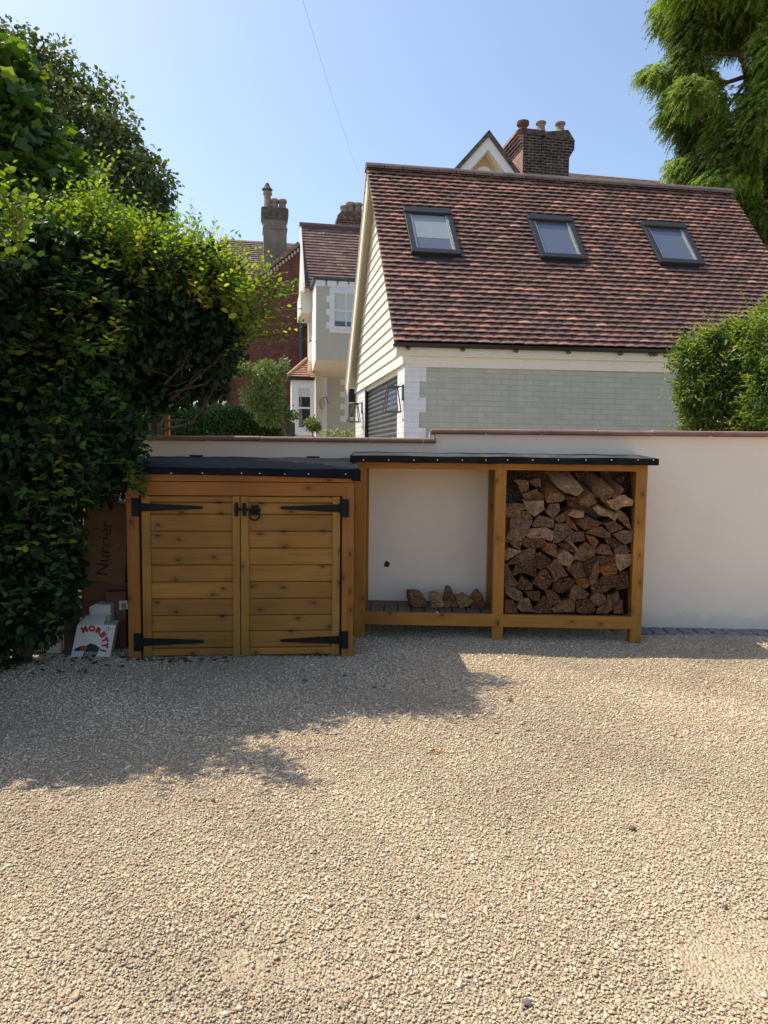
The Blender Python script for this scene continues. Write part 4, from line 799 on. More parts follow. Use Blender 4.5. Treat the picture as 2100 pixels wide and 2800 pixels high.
# sunlit shoots along the crest and the free end
st=[];dr_=[];ln=[]
def shoots(n,px0,px1,yf,Y0,Y1,d,L0,L1,jy=40):
    for k in range(n):
        px=rng.uniform(px0,px1); st.append(at(px,yf(px)+rng.uniform(-jy,jy),rng.uniform(Y0,Y1))); dr_.append(np.array(d)+rng.normal(0,.28,3)); ln.append(rng.uniform(L0,L1))
crest=lambda x: np.interp(x,[0,150,250,330,450,560,650,700],[640,600,560,620,640,675,720,830])
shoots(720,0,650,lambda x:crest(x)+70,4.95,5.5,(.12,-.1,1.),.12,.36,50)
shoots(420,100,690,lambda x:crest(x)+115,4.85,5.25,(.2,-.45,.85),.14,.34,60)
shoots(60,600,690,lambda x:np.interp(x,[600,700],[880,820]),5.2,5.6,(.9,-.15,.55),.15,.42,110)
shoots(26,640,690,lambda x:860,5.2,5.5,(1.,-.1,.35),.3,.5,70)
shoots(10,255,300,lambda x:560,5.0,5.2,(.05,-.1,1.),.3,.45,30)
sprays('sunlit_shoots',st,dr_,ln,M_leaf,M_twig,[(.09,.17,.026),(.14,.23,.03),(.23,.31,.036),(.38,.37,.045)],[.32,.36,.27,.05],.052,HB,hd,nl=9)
st=[];dr_=[];ln=[]
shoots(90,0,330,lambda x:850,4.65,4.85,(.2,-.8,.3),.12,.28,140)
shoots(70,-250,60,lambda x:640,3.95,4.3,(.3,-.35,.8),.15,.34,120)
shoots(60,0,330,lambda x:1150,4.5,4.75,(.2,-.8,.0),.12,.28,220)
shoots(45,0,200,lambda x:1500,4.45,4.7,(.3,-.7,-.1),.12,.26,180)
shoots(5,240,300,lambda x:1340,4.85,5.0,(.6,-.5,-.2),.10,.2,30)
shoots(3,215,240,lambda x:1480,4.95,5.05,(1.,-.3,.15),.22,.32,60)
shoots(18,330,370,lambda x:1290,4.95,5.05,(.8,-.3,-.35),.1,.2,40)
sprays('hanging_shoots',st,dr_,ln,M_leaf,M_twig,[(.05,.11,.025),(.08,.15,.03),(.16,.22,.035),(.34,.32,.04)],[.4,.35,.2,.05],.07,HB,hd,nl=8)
# bare limbs under the crown
b=MB()
def limb(p,rad,n=7): 
    pts=[at(*q) for q in p]; b.tube(pts,list(np.linspace(rad,rad*.35,len(pts))),n)
limb([(430,1560,6.85),(428,1215,6.8),(425,1150,6.7),(418,1080,6.5),(400,980,6.1),(390,860,5.6)],.08); limb([(428,1180,6.75),(470,1170,6.3),(520,1160,5.6),(560,1110,5.55),(590,1050,5.5)],.018)
limb([(430,1150,6.7),(500,1150,6.0),(560,1130,5.5),(610,1080,5.5)],.014); limb([(425,1120,6.5),(470,1090,5.5),(530,1040,5.4),(600,980,5.4)],.016); limb([(420,1090,6.4),(450,1050,5.4),(500,1000,5.3),(520,930,5.3)],.014)
limb([(420,1085,6.4),(480,1070,5.4),(560,1050,5.4),(620,1000,5.4)],.010); limb([(415,1060,6.3),(440,1000,5.4),(460,940,5.2)],.012)
limb([(200,1800,5.2),(190,1500,5.3),(200,1200,5.4),(250,950,5.5)],.06); limb([(60,1840,5.0),(70,1500,5.1),(90,1100,5.3),(120,800,5.4)],.07)
for k in range(26):
    p=at(rng.uniform(400,560),rng.uniform(930,1110),rng.uniform(5.2,5.6)); q=p+np.array([rng.uniform(.05,.3),rng.uniform(-.2,.2),rng.uniform(-.08,.22)]); b.tube([p,(p+q)/2+rng.normal(0,.03,3),q],[.004,.003,.0015],4)
b.build('branches',M_bark,hd)
# children were built in world space: keep the empty at the origin of the hedge foot
def rebase(root):
    off=Vector(root.location)
    for c in root.children:
        c.location=Vector(c.location)-off
rebase(hd)
# ---------------------------------------------------------------- lobed-leaf tree above the hedge
sy=thing('sycamore_tree','young tree with large lobed bright green leaves rising behind the hedge','tree',at(-40,1200,6.6)*np.array([1,1,0]))
sb=[blob(-60,260,120,130,6.7,.5),blob(0,400,120,130,6.6,.5),blob(70,500,115,110,6.5,.4),blob(0,560,170,140,6.5,.5),blob(-70,180,95,60,6.8,.35),blob(175,570,75,75,6.5,.25),blob(60,660,260,110,6.4,.4)]
crown('foliage',sb,15000,.105,LB,M_leaf,[(.035,.08,.018),(.06,.12,.022),(.10,.17,.028),(.19,.27,.04)],[.35,.35,.2,.1],sy,thick=.5,amp=.25,fr=4,seed=5,up=.9,clump=(.22,12))
b=MB(); b.tube([at(-40,1240,6.6)*np.array([1,1,0]),at(-40,900,6.6),at(-10,600,6.6),at(0,300,6.7)],[.09,.07,.05,.02],8)
for k in range(16):
    p=at(rng.uniform(-60,60),rng.uniform(350,650),6.6); b.tube([p,p+np.array([rng.uniform(-.2,.5),rng.uniform(-.3,.1),rng.uniform(.1,.5)])],[.015,.004],5)
b.build('trunk',M_bark,sy); rebase(sy)
# ---------------------------------------------------------------- far tree on the left
ft=thing('broadleaf_tree','tall dark green tree with small leaves standing far behind the hedge','tree',at(100,1200,14)*np.array([1,1,0]))
fb=[blob(-20,170,95,85,14,.9),blob(70,270,120,120,14,1.),blob(165,190,40,60,14,.5),blob(200,320,105,130,14,1.),blob(290,420,105,115,14,1.),blob(350,500,90,110,13.8,.9),blob(415,520,38,70,13.8,.4),blob(120,470,220,200,14.4,1.3),blob(330,580,120,90,13.8,.9)]
crown('foliage',fb,25000,.12,DM,M_leaf_far,[(.055,.085,.03),(.08,.115,.04),(.12,.155,.05),(.18,.21,.07)],[.35,.35,.2,.1],ft,thick=.55,amp=.23,fr=2.6,seed=3,up=.5,droop=.5,clump=(.30,38))
b=MB(); b.tube([at(100,1240,14)*np.array([1,1,0]),at(110,900,14),at(130,600,14),at(120,300,14)],[.32,.26,.18,.06],9)
for q in fb: b.tube([at(130,640,14),(at(130,600,14)+np.array(q[:3]))/2+np.array([0,0,-.2]),np.array(q[:3])+np.array([0,0,q[5]*.4])],[.09,.05,.02],6)
b.build('trunk',M_bark,ft); rebase(ft)
# ---------------------------------------------------------------- right shrub behind the wall
def shrub(name,label,blobs,n,foot,seed,size=.075,pal=None,spr=120,trunk_n=9):
    s=thing(name,label,'shrub',foot)
    pal=pal or [(.045,.09,.02),(.07,.13,.025),(.11,.18,.03),(.19,.25,.04)]
    crown('foliage',blobs,n,size,LN,M_leaf,pal,[.3,.33,.25,.12],s,thick=.45,amp=.28,fr=6,seed=seed,up=.8,droop=.35,clump=(.10,14))
    B=np.array(blobs); st=[];dd=[];ll=[]
    for k in range(spr):
        j=rng.integers(len(B)); d=rng.normal(size=3); d[2]=abs(d[2])*1.2; d/=np.linalg.norm(d); st.append(B[j,:3]+d*B[j,3:]*.9); dd.append(d+np.array([0,0,.5])); ll.append(rng.uniform(.15,.34))
    for k in range(70):
        q=B[rng.integers(min(5,len(B)))]; th=rng.uniform(2.2,4.1); st.append(q[:3]+np.array([math.cos(th)*q[3]*.95*1.0,-q[4]*.5,math.sin(th)*q[5]*.8])); dd.append(np.array([-1.,-.3,rng.uniform(-.2,.6)])+rng.normal(0,.2,3)); ll.append(rng.uniform(.1,.26))
    sprays('shoots',st,dd,ll,M_leaf,M_twig,[(.12,.19,.03),(.22,.27,.045),(.30,.30,.07)],[.45,.35,.2],size*.9,LN,s,nl=9)
    b=MB(); f=np.array(foot)
    for k in range(trunk_n): 
        j=rng.integers(len(B)); b.tube([f+np.array([rng.uniform(-.15,.15),rng.uniform(-.15,.15),0]),(f+B[j,:3])/2+rng.normal(0,.06,3),B[j,:3]],[.02,.014,.006],5)
    b.build('stems',M_bark,s); rebase(s); return s
shrub('evergreen_shrub','round dark green shrub against the painted brick garage wall',[blob(1965,1010,85,100,7.6,.4),blob(1935,1110,75,80,7.5,.3),blob(2000,935,60,50,7.6,.25),blob(1895,990,45,45,7.5,.2),blob(1950,1200,85,80,7.5,.35),blob(1935,940,40,35,7.5,.2),blob(1900,1070,45,50,7.4,.2)],13000,U(1950,1300,7.6)*np.array([1,1,0]),11)
shrub('bright_shrub','lighter green feathery shrub cut off by the right edge behind the wall',[blob(2090,960,80,110,7.25,.35),blob(2110,1090,95,120,7.1,.4),blob(2080,1180,75,70,7.1,.3),blob(2160,950,120,140,7.3,.45),blob(2200,1120,120,160,7.3,.45)],12000,U(2120,1300,7.3)*np.array([1,1,0]),12,pal=[(.06,.12,.025),(.10,.18,.03),(.16,.25,.04),(.24,.31,.05)])
# ---------------------------------------------------------------- feathery conifer top right
cf=thing('conifer_tree','tall feathery light green conifer with drooping sprays behind the garage','tree',U(2150,1200,17)*np.array([1,1,0]))
def conifer():
    pads=[(1850,30,60,60),(1900,90,60,70),(1960,30,90,60),(1880,170,40,60),(1925,200,45,45),(2030,60,90,80),(1975,95,50,35),(1790,200,34,22),(1830,225,42,28),(1890,255,60,50),(1950,270,60,60),(1840,300,30,42),(1880,330,50,55),(1930,350,60,70),(1985,345,45,50),
          (1905,400,36,40),(1860,455,40,24),(1915,455,50,45),(1970,430,60,60),(2030,400,70,80),(2080,300,60,110),(2095,190,45,60),(1960,500,60,50),(2010,500,70,60),(2060,510,70,70),(2090,600,45,90),(2110,430,60,110),(2060,590,40,60),(1870,500,50,16),(2100,680,40,60),(2140,120,80,120),(2050,-40,120,80),(1900,-40,90,60),(2160,560,80,150),(2150,330,80,120),(2000,560,60,60),(2030,640,60,70),(2120,760,80,120)]
    Ps=[];Ds=[];Ls=[];Cs=[]
    for (x,y,rx,ry) in pads:
        Yd=17+rng.uniform(-.9,.9); c=U(x,y,Yd); s=Yd/F; n=int(16+rx*ry*.095); d=nrm(rng.normal(size=(n,3))); r=rng.random(n)**.45
        P=c+d*r[:,None]*np.array([rx*s*.88,rx*s*.9,ry*s*.72]); out=(c-np.array([U(2150,0,17)[0],17,0])); out[2]=0; out/=np.linalg.norm(out)+1e-6
        D=out*.75+d*.7+np.array([0,0,-.25])+rng.normal(0,.25,(n,3)); Ps.append(P); Ds.append(nrm(D)); Ls.append(rng.uniform(.18,.40,n)); base=np.array([(.17,.27,.05),(.23,.33,.055),(.29,.38,.06),(.10,.18,.045)])[rng.choice(4,n,p=[.3,.3,.25,.15])]; Cs.append(base*rng.uniform(.85,1.15,(n,1))*rng.choice([.5,.75,1.,1.1]))
    P=np.concatenate(Ps);D=np.concatenate(Ds);L=np.concatenate(Ls);Cc=np.concatenate(Cs); n=len(P)
    # each frond: arching stem with fine hanging needles strips along it
    Vs=[];Fs=[];Cl=[];base=0
    m_=11
    for k in range(m_):
        t=(k+.5)/m_; q=P+D*L[:,None]*t+np.array([0,0,-1.])*(L*t*t*.55)[:,None]
        for sg in (-1,1):
            side=nrm(np.cross(D,np.array([0,0,1.])+rng.normal(0,.2,(n,3))))*sg; dd=nrm(side*.7+D*.45+np.array([0,0,-.55])+rng.normal(0,.2,(n,3))); w_=.011; ll=(.105*(1.1-t)+.045)*rng.uniform(.7,1.2,n)
            nn=nrm(np.cross(dd,rng.normal(0,1,(n,3)))); 
            a=q+nn*w_; b_=q-nn*w_; e=q+dd*ll[:,None]+np.array([0,0,-.35])*(ll**1)[:,None]*.4
            V=np.stack([a,b_,e],1).reshape(-1,3); Vs.append(V); Fs.append(np.arange(3*n).reshape(-1,3)+base); base+=3*n; Cl.append(np.repeat(Cc*rng.uniform(.9,1.1,(n,1)),3,0))
    print('conifer tris',base//3)
    bigmesh('foliage',np.concatenate(Vs),np.concatenate(Fs),M_needle,np.concatenate(Cl),parent=cf)
    b=MB(); T=lambda x,y,Yd=17: U(x,y,Yd)
    b.tube([T(2150,1240)*np.array([1,1,0]),T(2140,800),T(2125,400),T(2120,0),T(2110,-300)],[.45,.38,.28,.2,.1],10)
    for pl,r_ in (([(2125,430),(2060,300),(2030,160),(2040,60)],.10),([(2052,210),(2020,150),(1950,145),(1900,150)],.06),([(2052,205),(1990,225),(1900,222),(1850,215),(1790,195)],.055),([(2125,560),(2040,470),(1960,420),(1900,400)],.06),([(2125,650),(2050,560),(1960,520),(1880,500)],.05),([(2050,210),(1985,300),(1920,330),(1860,300)],.045),([(2120,100),(2040,60),(1950,60),(1860,40)],.06),([(2040,170),(2055,110),(2040,60)],.05)):
        b.tube([T(*q) for q in pl],list(np.linspace(r_,r_*.25,len(pl))),6)
    b.build('trunk',noisemat('conifer_bark',(.10,.05,.035),(.17,.09,.06),scale=6,rough=.9),cf)
conifer(); rebase(cf)
# ---------------------------------------------------------------- roofs
def tiles(x0,x1,y0,z0,y1,z1,gauge,tw,pal,pr,thk=.014,lift=.020,seg=3,camber=.006,irregular=.004,skip=None):
    """courses of single tiles on the slope from eave (y0,z0) to ridge (y1,z1); returns MB"""
    L=math.hypot(y1-y0,z1-z0); uy,uz=(y1-y0)/L,(z1-z0)/L; ny,nz=-uz,uy; rows_=int(round(L/gauge)); g=L/rows_; b=MB()
    for r_ in range(rows_):
        s0=r_*g; x=x0-(tw/2 if r_%2 else 0)
        while x<x1-.01:
            xa,xb=max(x,x0),min(x+tw,x1)
            if xb-xa>.02 and not (skip and skip((xa+xb)/2,s0+g/2)):
                c=np.array(pal[rng.choice(len(pal),p=pr)])*rng.uniform(.88,1.12); dj=rng.uniform(-irregular,irregular); lj=lift+rng.uniform(-.003,.003); tl=rng.uniform(-.003,.003)
                vs=[]
                for st_,hh in ((s0-.006+dj,lj),(s0+g*1.05,.004)):
                    for i in range(seg+1):
                        t=i/seg; xx=xa+.0015+(xb-xa-.003)*t; h=hh+camber*(4*t*(1-t))*(1 if st_<s0 else .4)+tl*(t-.5); vs.append((xx,y0+uy*st_+ny*h,z0+uz*st_+nz*h))
                for i in range(seg+1): q=vs[i]; vs.append((q[0],q[1]-ny*(thk+.004),q[2]-nz*(thk+.004)))
                n=seg+1; fs=[(i,i+1,n+i+1,n+i) for i in range(seg)]+[(2*n+i,2*n+i+1,i+1,i) for i in range(seg)]+[(2*n,0,n),(seg,2*n+seg,n+seg)]
                b.add(vs,fs,tuple(c))
            x+=tw
    return b
TP=[(.135,.080,.066),(.165,.093,.076),(.110,.072,.062),(.19,.100,.078),(.245,.128,.092),(.31,.165,.118)]; TPr=[.28,.25,.18,.12,.10,.07]; TP=[tuple(np.array(q)*np.array([1.28,1.24,1.24])) for q in TP]
# ---------------------------------------------------------------- garage
GA=10.4; GF=Fr((.26,9.65,0),GA)
gt=thing('garage','garage with steep red tiled roof, painted brick wall, cream clad gable and grey roller door','garage',(.26,9.65,0),GA)
ev=GF.hy(1075,945,-.13); zE=ev[2]; xV=ev[0]; zR=6.17; yR=2.33; xE=6.75; GD=4.66
wl=np.array([GF.hy(1998,515,yR)[0],GF.hy(1005,452,yR)[2],GF.hy(1998,515,yR)[2]]); print('garage eave',ev,'ridge',wl); xE=wl[0]; zR=(wl[1]+wl[2])/2-.095; zE+=.045; KS=.0125
zW=GF.hy(1500,1000,0)[2]
b=MB(); b.box(0,xE-.15,0,.1,0,zW+.12); b.build('front_wall',M_greenbrick,gt)
b=MB()
# side wall piers each side of the roller door
dn0=GF.hx(1087,1100,0)[1]; dn1=GF.hx(998,1130,0)[1]; zdt=GF.hx(1087,1016,0)[2]; print('door',dn0,dn1,zdt)
b.box(-.004,.2,-.004,dn0,0,zdt+.05); b.build('near_pier',M_whitebrick_y,gt); b=MB(); b.box(-.004,.2,dn1,GD,0,zdt+.05); b.build('side_wall',M_whitebrick_y,gt)
b=MB(); b.box(xE-.25,xE-.15,.1,GD,0,zE); b.box(0,xE-.15,GD-.1,GD,0,zE); b.build('rear_walls',M_greenbrick,gt)
# quoins
b=MB(); z=0; k=0; q0=GF.hy(1147,1100,-.02)[0]; q1=GF.hy(1165,1100,-.02)[0]
zq=[GF.hy(1150,y,-.02)[2] for y in (1000,1042.5,1087.6,1127.5,1170,1212)]; zs=[zW+.02]+zq[1:]+[zq[-1]-.3*i for i in (1,2,3,4,5)]
for i in range(len(zs)-1): 
    if zs[i]>.0: b.box(-.006,(q1 if i%2==0 else q0),-.010,.0,max(zs[i+1],0),zs[i])
b.build('quoins',M_whitebrick,gt)
# roller door: rounded slats
b=MB(); sh=.077; z=0.02; nsl=int((zdt-.02)/sh)
for i in range(nsl+1):
    z=.02+i*sh; vs=[]
    for t in range(7):
        a=t/6; h=.014*math.sin(math.pi*a); vs+=[(.06-h,dn0,z+a*(sh-.006)),(.06-h,dn1,z+a*(sh-.006))]
    b.add(vs,[(2*t,2*t+1,2*t+3,2*t+2) for t in range(6)]); b.add([(.064,dn0,z+sh-.006),(.064,dn1,z+sh-.006),(.064,dn1,z+sh),(.064,dn0,z+sh)],[(0,1,2,3)])
b.build('roller_door',M_shutter,gt,smooth=False)
b=MB(); b.box(-.004,.1,dn1-.05,dn1,0,zdt); b.build('door_track',M_gutter,gt)
b=MB(); b.box(.02,.08,dn0,dn1,zdt-.03,zdt+.06); b.build('door_head',M_cream,gt)
# gable cladding: overlapping boards
zs0=GF.hx(1094,1001,-.02)[2]; b=MB(); z=zs0-.0; h=.16; i=0; sl=(zR-zE)/(yR+.13)
while z<zR-.12:
    y0=max(-.02,(z-zE)/sl-.13+.07) if z>zE else -.02; y1=min(GD+.02,GD+.13-((z-zE)/sl)-.07) if z>zE else GD+.02; z2=z+h
    y0b=max(-.02,(z2-zE)/sl-.13+.07) if z2>zE else -.02; y1b=min(GD+.02,GD+.13-((z2-zE)/sl)-.07) if z2>zE else GD+.02
    if y1b<y0b: y0b=y1b=(y0+y1)/2
    b.add([(-.032,y0,z),(-.032,y1,z),(-.010,y1b,z2+.01),(-.010,y0b,z2+.01),(.0,y0,z),(.0,y1,z)],[(0,3,2,1),(0,1,5,4)]); z+=h
b.prism([(.0,-.02,zs0),(.0,GD+.02,zs0),(.0,GD+.02,zE),(0,yR,zR-.1),(0,-.02,zE)],(.06,0,0)); b.build('gable_cladding',M_siding,gt)
b=MB(); b.box(-.035,.06,-.06,.0,zs0,zE-.05); b.build('corner_board',M_offwhite,gt)
# rear rake board (seen beyond the cladding)
L=np.array([0,-(GD+.13-yR),zR-zE]); 
b=MB(); b.prism([(xV+.02,GD+.25,zE-.12),(xV+.02,yR,zR-.03),(xV+.02,yR,zR-.36),(xV+.02,GD+.05,zE-.30)],(.03,0,0)); b.build('bargeboard',M_cream,gt)
b=MB(); b.prism([(xV+.004,GD+.27,zE-.08),(xV+.004,yR+.02,zR+.01),(xV+.004,yR+.02,zR-.05),(xV+.004,GD+.27,zE-.15)],(.016,0,0)); b.build('bargeboard',M_white,gt)
# soffit, fascia, gutter
b=MB(); b.box(xV+.05,xE-.05,-.105,-.085,zE-.14,zE-.01); b.box(xV+.05,xE-.05,-.10,.02,zE-.16,zE-.141); b.box(.0,xE-.15,-.035,-.0,zE-.30,zE-.161); b.build('fascia_board',M_offwhite,gt)
b=MB(); n=8; gr=.052; vs=[]
for x in (xV,xE): vs+=[(x,-.165+gr*math.cos(t),zE-.012+gr*math.sin(t)) for t in np.linspace(math.pi,2*math.pi,n)]+[(x,-.165+gr*.85*math.cos(t),zE-.012+gr*.85*math.sin(t)) for t in np.linspace(2*math.pi,math.pi,n)]
m_=2*n; b.add(vs,[(i,(i+1)%m_,(i+1)%m_+m_,i+m_) for i in range(m_)]+[tuple(range(m_)),tuple(range(2*m_-1,m_-1,-1))]); gu=b.build('gutter',M_gutter,gt)
for zx in (238,455,665,872,1078,1200,1215):
    x=GF.hy(950+zx/1.4426,300+950/1.4426,-.165)[0]; b=MB(); b.prism([(x-.025,-.20,zE-.07),(x+.02,-.20,zE-.07),(x+.025,-.20,zE-.095),(x-.0,-.20,zE-.085)],(0,.09,0)); b.build('gutter_bracket',M_gutter,gu)
# roof planes
Lr=math.hypot(yR+.13,zR-zE); uy,uz=(yR+.13)/Lr,(zR-zE)/Lr; n_=( 0,-uz,uy)
def roof_st(px,py):  # -> (x, s) on slope
    d=np.array([-KS*uy,-uz,uy]); v=d@np.array([0,-.13,zE+.015]); p=GF.hit(px,py,d,v); p=p-np.array([0,0,KS*p[0]]); return p[0],(p[1]+.13)*uy+(p[2]-zE)*uz
SK=[]
for c in ([(1104,583),(1231,588),(1258,709),(1120,699)],[(1437,601.5),(1560,608.5),(1601.6,724),(1475,709)],[(1749,619),(1866,626),(1922.6,738),(1797,723)]):
    q=[roof_st(*p) for p in c]; x0=(q[0][0]+q[3][0])/2; x1=(q[1][0]+q[2][0])/2; s0=(q[2][1]+q[3][1])/2; s1=(q[0][1]+q[1][1])/2; SK.append((x0,x1,s0,s1)); print('skylight',x0,x1,s0,s1,Lr)
b=MB(); b.prism([(xV+.02,-.12,zE-.01),(xV+.02,yR,zR-.01),(xV+.02,GD+.27,zE-.05),(xV+.02,GD+.27,zE-.08),(xV+.02,yR,zR-.05),(xV+.02,-.12,zE-.04)],(xE-xV-.04,0,0)); b.build('roof_deck',M_skyflash,gt)
skip=lambda x,s: any(a+.085<x<b_-.085 and c-.05<s<d-.02 for a,b_,c,d in SK)
b=tiles(xV,xE,-.145,zE+.01,yR,zR+.008,.1,.165,TP,TPr,skip=skip,camber=.008,thk=.011,lift=.035); 
tr_=b.build('roof_tiles',M_tile,gt)
b=tiles(xV,xE,GD+.27,zE-.08,yR,zR+.0,.1,.165,TP,TPr,seg=1); b.f=[f[::-1] for f in b.f]; b.build('rear_roof_tiles',M_tile,gt)
b=MB(); x=xV-.01
while x<xE:
    x1=min(x+.30,xE+.02); vs=[]
    for xx in (x,x1-.014):
        vs+=[(xx,yR+.125*math.cos(t),zR-.045+.115*math.sin(t)) for t in np.linspace(math.pi,0,9)]
    b.add(vs,[(i,i+1,i+10,i+9) for i in range(8)]+[tuple(range(9))[::-1],tuple(range(9,18))]); x=x1
b.build('ridge_tiles',M_ridge,gt)
b=MB(); b.prism([(xV+.04,yR,zR-.075),(xV+.04,GD+.24,zE-.12),(xV+.04,GD+.24,zE-.135),(xV+.04,yR,zR-.09)],(-xV-.03,0,0)); b.build('soffit',M_cream,gt)
ux=lambda x,s,h: (x,-.13+uy*s-uz*h,zE+.01+uz*s+uy*h)
def sbox(b,x0,x1,s0,s1,h0,h1): 
    vs=[ux(x,s,h) for h in (h0,h1) for x,s in ((x0,s0),(x1,s0),(x1,s1),(x0,s1))]; b.add(vs,[(3,2,1,0),(4,5,6,7),(0,1,5,4),(1,2,6,5),(2,3,7,6),(3,0,4,7)])
for k,(x0,x1,s0,s1) in enumerate(SK):
    sk=thing_part('skylight',gt); fw=.085; f2=.085
    b=MB(); sbox(b,x0,x0+fw,s0+.05,s1,.0,.085); sbox(b,x1-fw,x1,s0+.05,s1,0,.085); sbox(b,x0-.005,x1+.005,s1-fw-.02,s1+.01,0,.105); sbox(b,x0-.003,x1+.003,s0-.01,s0+fw,0,.095)
    b.build('outer_frame',M_skyframe,sk,bevel=.008)
    b=MB(); sbox(b,x0+fw,x0+fw+.028,s0+fw+.01,s1-fw-.03,.0,.070); sbox(b,x1-fw-.028,x1-fw,s0+fw+.01,s1-fw-.03,.0,.070); sbox(b,x0+fw,x1-fw,s0+fw,s0+fw+.028,.0,.072); b.build('sash',plain('sash_grey',(.35,.36,.34),.3,.4) if k==0 else bpy.data.materials['sash_grey'],sk,bevel=.003)
    b=MB(); sbox(b,x0+fw+.028,x1-fw-.028,s0+fw+.028,s1-fw-.02,.0,.048); b.build('pane',M_pane,sk)
    if k==0:
        b=MB(); sbox(b,x0+fw+.03,x1-fw-.03,s0+fw+.30,s1-fw-.03,.0,.0505); b.build('blind',plain('pale_blind_behind_glass',(.26,.31,.33),.12),sk)
    b=MB(); sbox(b,x0-.04,x1+.04,s0-.13,s0-.005,.018,.030); b.build('lead_apron',M_skyflash,sk)
# the garage stands on ground that falls a little towards its left end: courses rise gently to the right
def settle(o):
    for c in o.children:
        if c.type=='MESH':
            for v in c.data.vertices:
                if v.co.z>.5: v.co.z+=KS*v.co.x
        settle(c)
settle(gt)
# wall lanterns
def lantern(px,py,yl,label,hpx):
    p=GF.hx(px,py,-.16); t=thing('wall_lantern',label,'wall lantern',GF.w((-.16,p[1],p[2]-.16)),GA,'tapered wall lanterns beside the roller door'); b=MB(); h=.32
    a0,a1=.105,.062
    def fr(a,z,tk=.009):
        c=[(-a,-a,z),(a,-a,z),(a,a,z),(-a,a,z)]
        for i in range(4): b.tube([c[i],c[(i+1)%4]],tk,4)
        return c
    c0=fr(a0,0); c1=fr(a1,h)
    for i in range(4): b.tube([c0[i],c1[i]],.008,4)
    b.box(-.085,.085,-.085,.085,h,h+.014); b.box(-.012,.17,-.012,.012,h+.02,h+.034); b.box(-.02,.02,-.02,.02,h+.014,h+.034); b.build('frame',M_lampmetal,t)
    b=MB(); b.box(.138,.155,-.04,.04,h-.16,h+.05); b.build('wall_plate',M_lampmetal,t)
    b=MB(); b.lathe(0,0,[(.012,.05),(.014,.12),(.013,.2),(.01,.25)],10); b.build('bulb_holder',plain('aged_candle',(.28,.20,.07),.5),t)
    gm=bpy.data.materials.get('clear_pane') or clearglass('clear_pane'); b=MB()
    b.add([(-a0,-a0,0),(a0,-a0,0),(a1,-a1,h),(-a1,-a1,h)],[(0,1,2,3)]); b.add([(-a0,-a0,0),(-a0,a0,0),(-a1,a1,h),(-a1,-a1,h)],[(0,3,2,1)]); b.build('glass',gm,t)
def clearglass(name):
    m,nt,b=newmat(name); nt.nodes.remove(b); g_=N(nt,'ShaderNodeBsdfGlossy'); g_.inputs['Roughness'].default_value=.05; tr=N(nt,'ShaderNodeBsdfTransparent'); ms=N(nt,'ShaderNodeMixShader'); ms.inputs[0].default_value=.12
    nt.links.new(tr.outputs[0],ms.inputs[1]); nt.links.new(g_.outputs[0],ms.inputs[2]); nt.links.new(ms.outputs[0],nt.nodes['Material Output'].inputs[0]); return m
lantern(1072,1094,0,'tapered metal wall lantern on the near side of the grey roller door',0)
lantern(968,1130,0,'tapered metal wall lantern on the far side of the grey roller door',0)
# ---------------------------------------------------------------- cream house
c0=U(865,984,20); HF=Fr((c0[0],c0[1],0),GA)
ch=thing('cream_house','cream and stone painted house with oriel window, tiled roof and white bay window','house',HF.P,GA)
h=HF.hy
zb=h(865,984)[2]; ztp=h(865,766)[2]; dep=max(.8,HF.hx(853,1003,0)[1]); print('oriel',zb,ztp,dep)
dep=1.3; XR=6.0
b=MB(); b.box(.0,XR,0,dep+2,zb,ztp); b.build('oriel_wall',M_sagepaint,ch)
b=MB(); b.box(-.02,.0,.02,dep,zb,ztp-.02); b.build('oriel_sunlit_side',M_white,ch)  # same wall as the front, its sunlit look put in as white
b=MB(); b.prism([(-.02,0,zb-.001),(-.02,dep+.4,zb-.32),(-.02,dep+.4,zb-.001)],(XR,0,0)); b.build('oriel_soffit',M_cream,ch)
b=MB(); b.box(-.10,XR,-.07,dep,ztp,ztp+.06); b.build('lead_roof_edge',M_slate,ch)
b=MB()
x=-.02
while x<XR: b.box(x,x+.26,-.05,-.0,ztp-.16,ztp-.005); x+=.31
b.build('dentil_course',M_white,ch)
# lower wall, pilaster
yl=dep+.4; q=h(893,1100,yl); b=MB(); b.box(q[0],XR,yl,yl+.3,0,zb-.05); b.build('lower_wall',M_sagepaint,ch)
pa,pb_=h(864,1100,yl-.25)[0],h(882,1100,yl-.25)[0]; b=MB(); b.box(pa,pb_,yl-.25,yl+.3,0,zb-.2); b.build('porch_pier',M_cream,ch)
pc=h(894,1100,yl-.1)[0]; b=MB(); b.box(pb_,pc,yl-.1,yl+.3,0,zb-.2); b.build('white_pier',M_white,ch)
# windows
def window(parent,X0,X1,Z0,Z1,y,mull,trans,surround=None,blind=.0,fw=.06,name='window'):
    w_=thing_part(name,parent); b=MB()
    b.box(X0-fw,X0,y-.05,y+.05,Z0-fw,Z1+fw); b.box(X1,X1+fw,y-.05,y+.05,Z0-fw,Z1+fw); b.box(X0,X1,y-.05,y+.05,Z1,Z1+fw); b.box(X0,X1,y-.05,y+.05,Z0-fw,Z0)
    for m_ in mull: b.box(m_-.015,m_+.015,y-.035,y+.03,Z0,Z1)
    for t in trans: b.box(X0,X1,y-.04,y+.032,t-.025,t+.025)
    b.build('frame',M_white,w_); b=MB(); b.box(X0,X1,y-.01,y+.0,Z0,Z1); b.build('pane',M_darkglass,w_)
    if blind: b=MB(); b.box(X0+.01,X1-.01,y-.018,y-.011,Z1-(Z1-Z0)*blind,Z1); b.build('blind',M_blind,w_)
    return w_
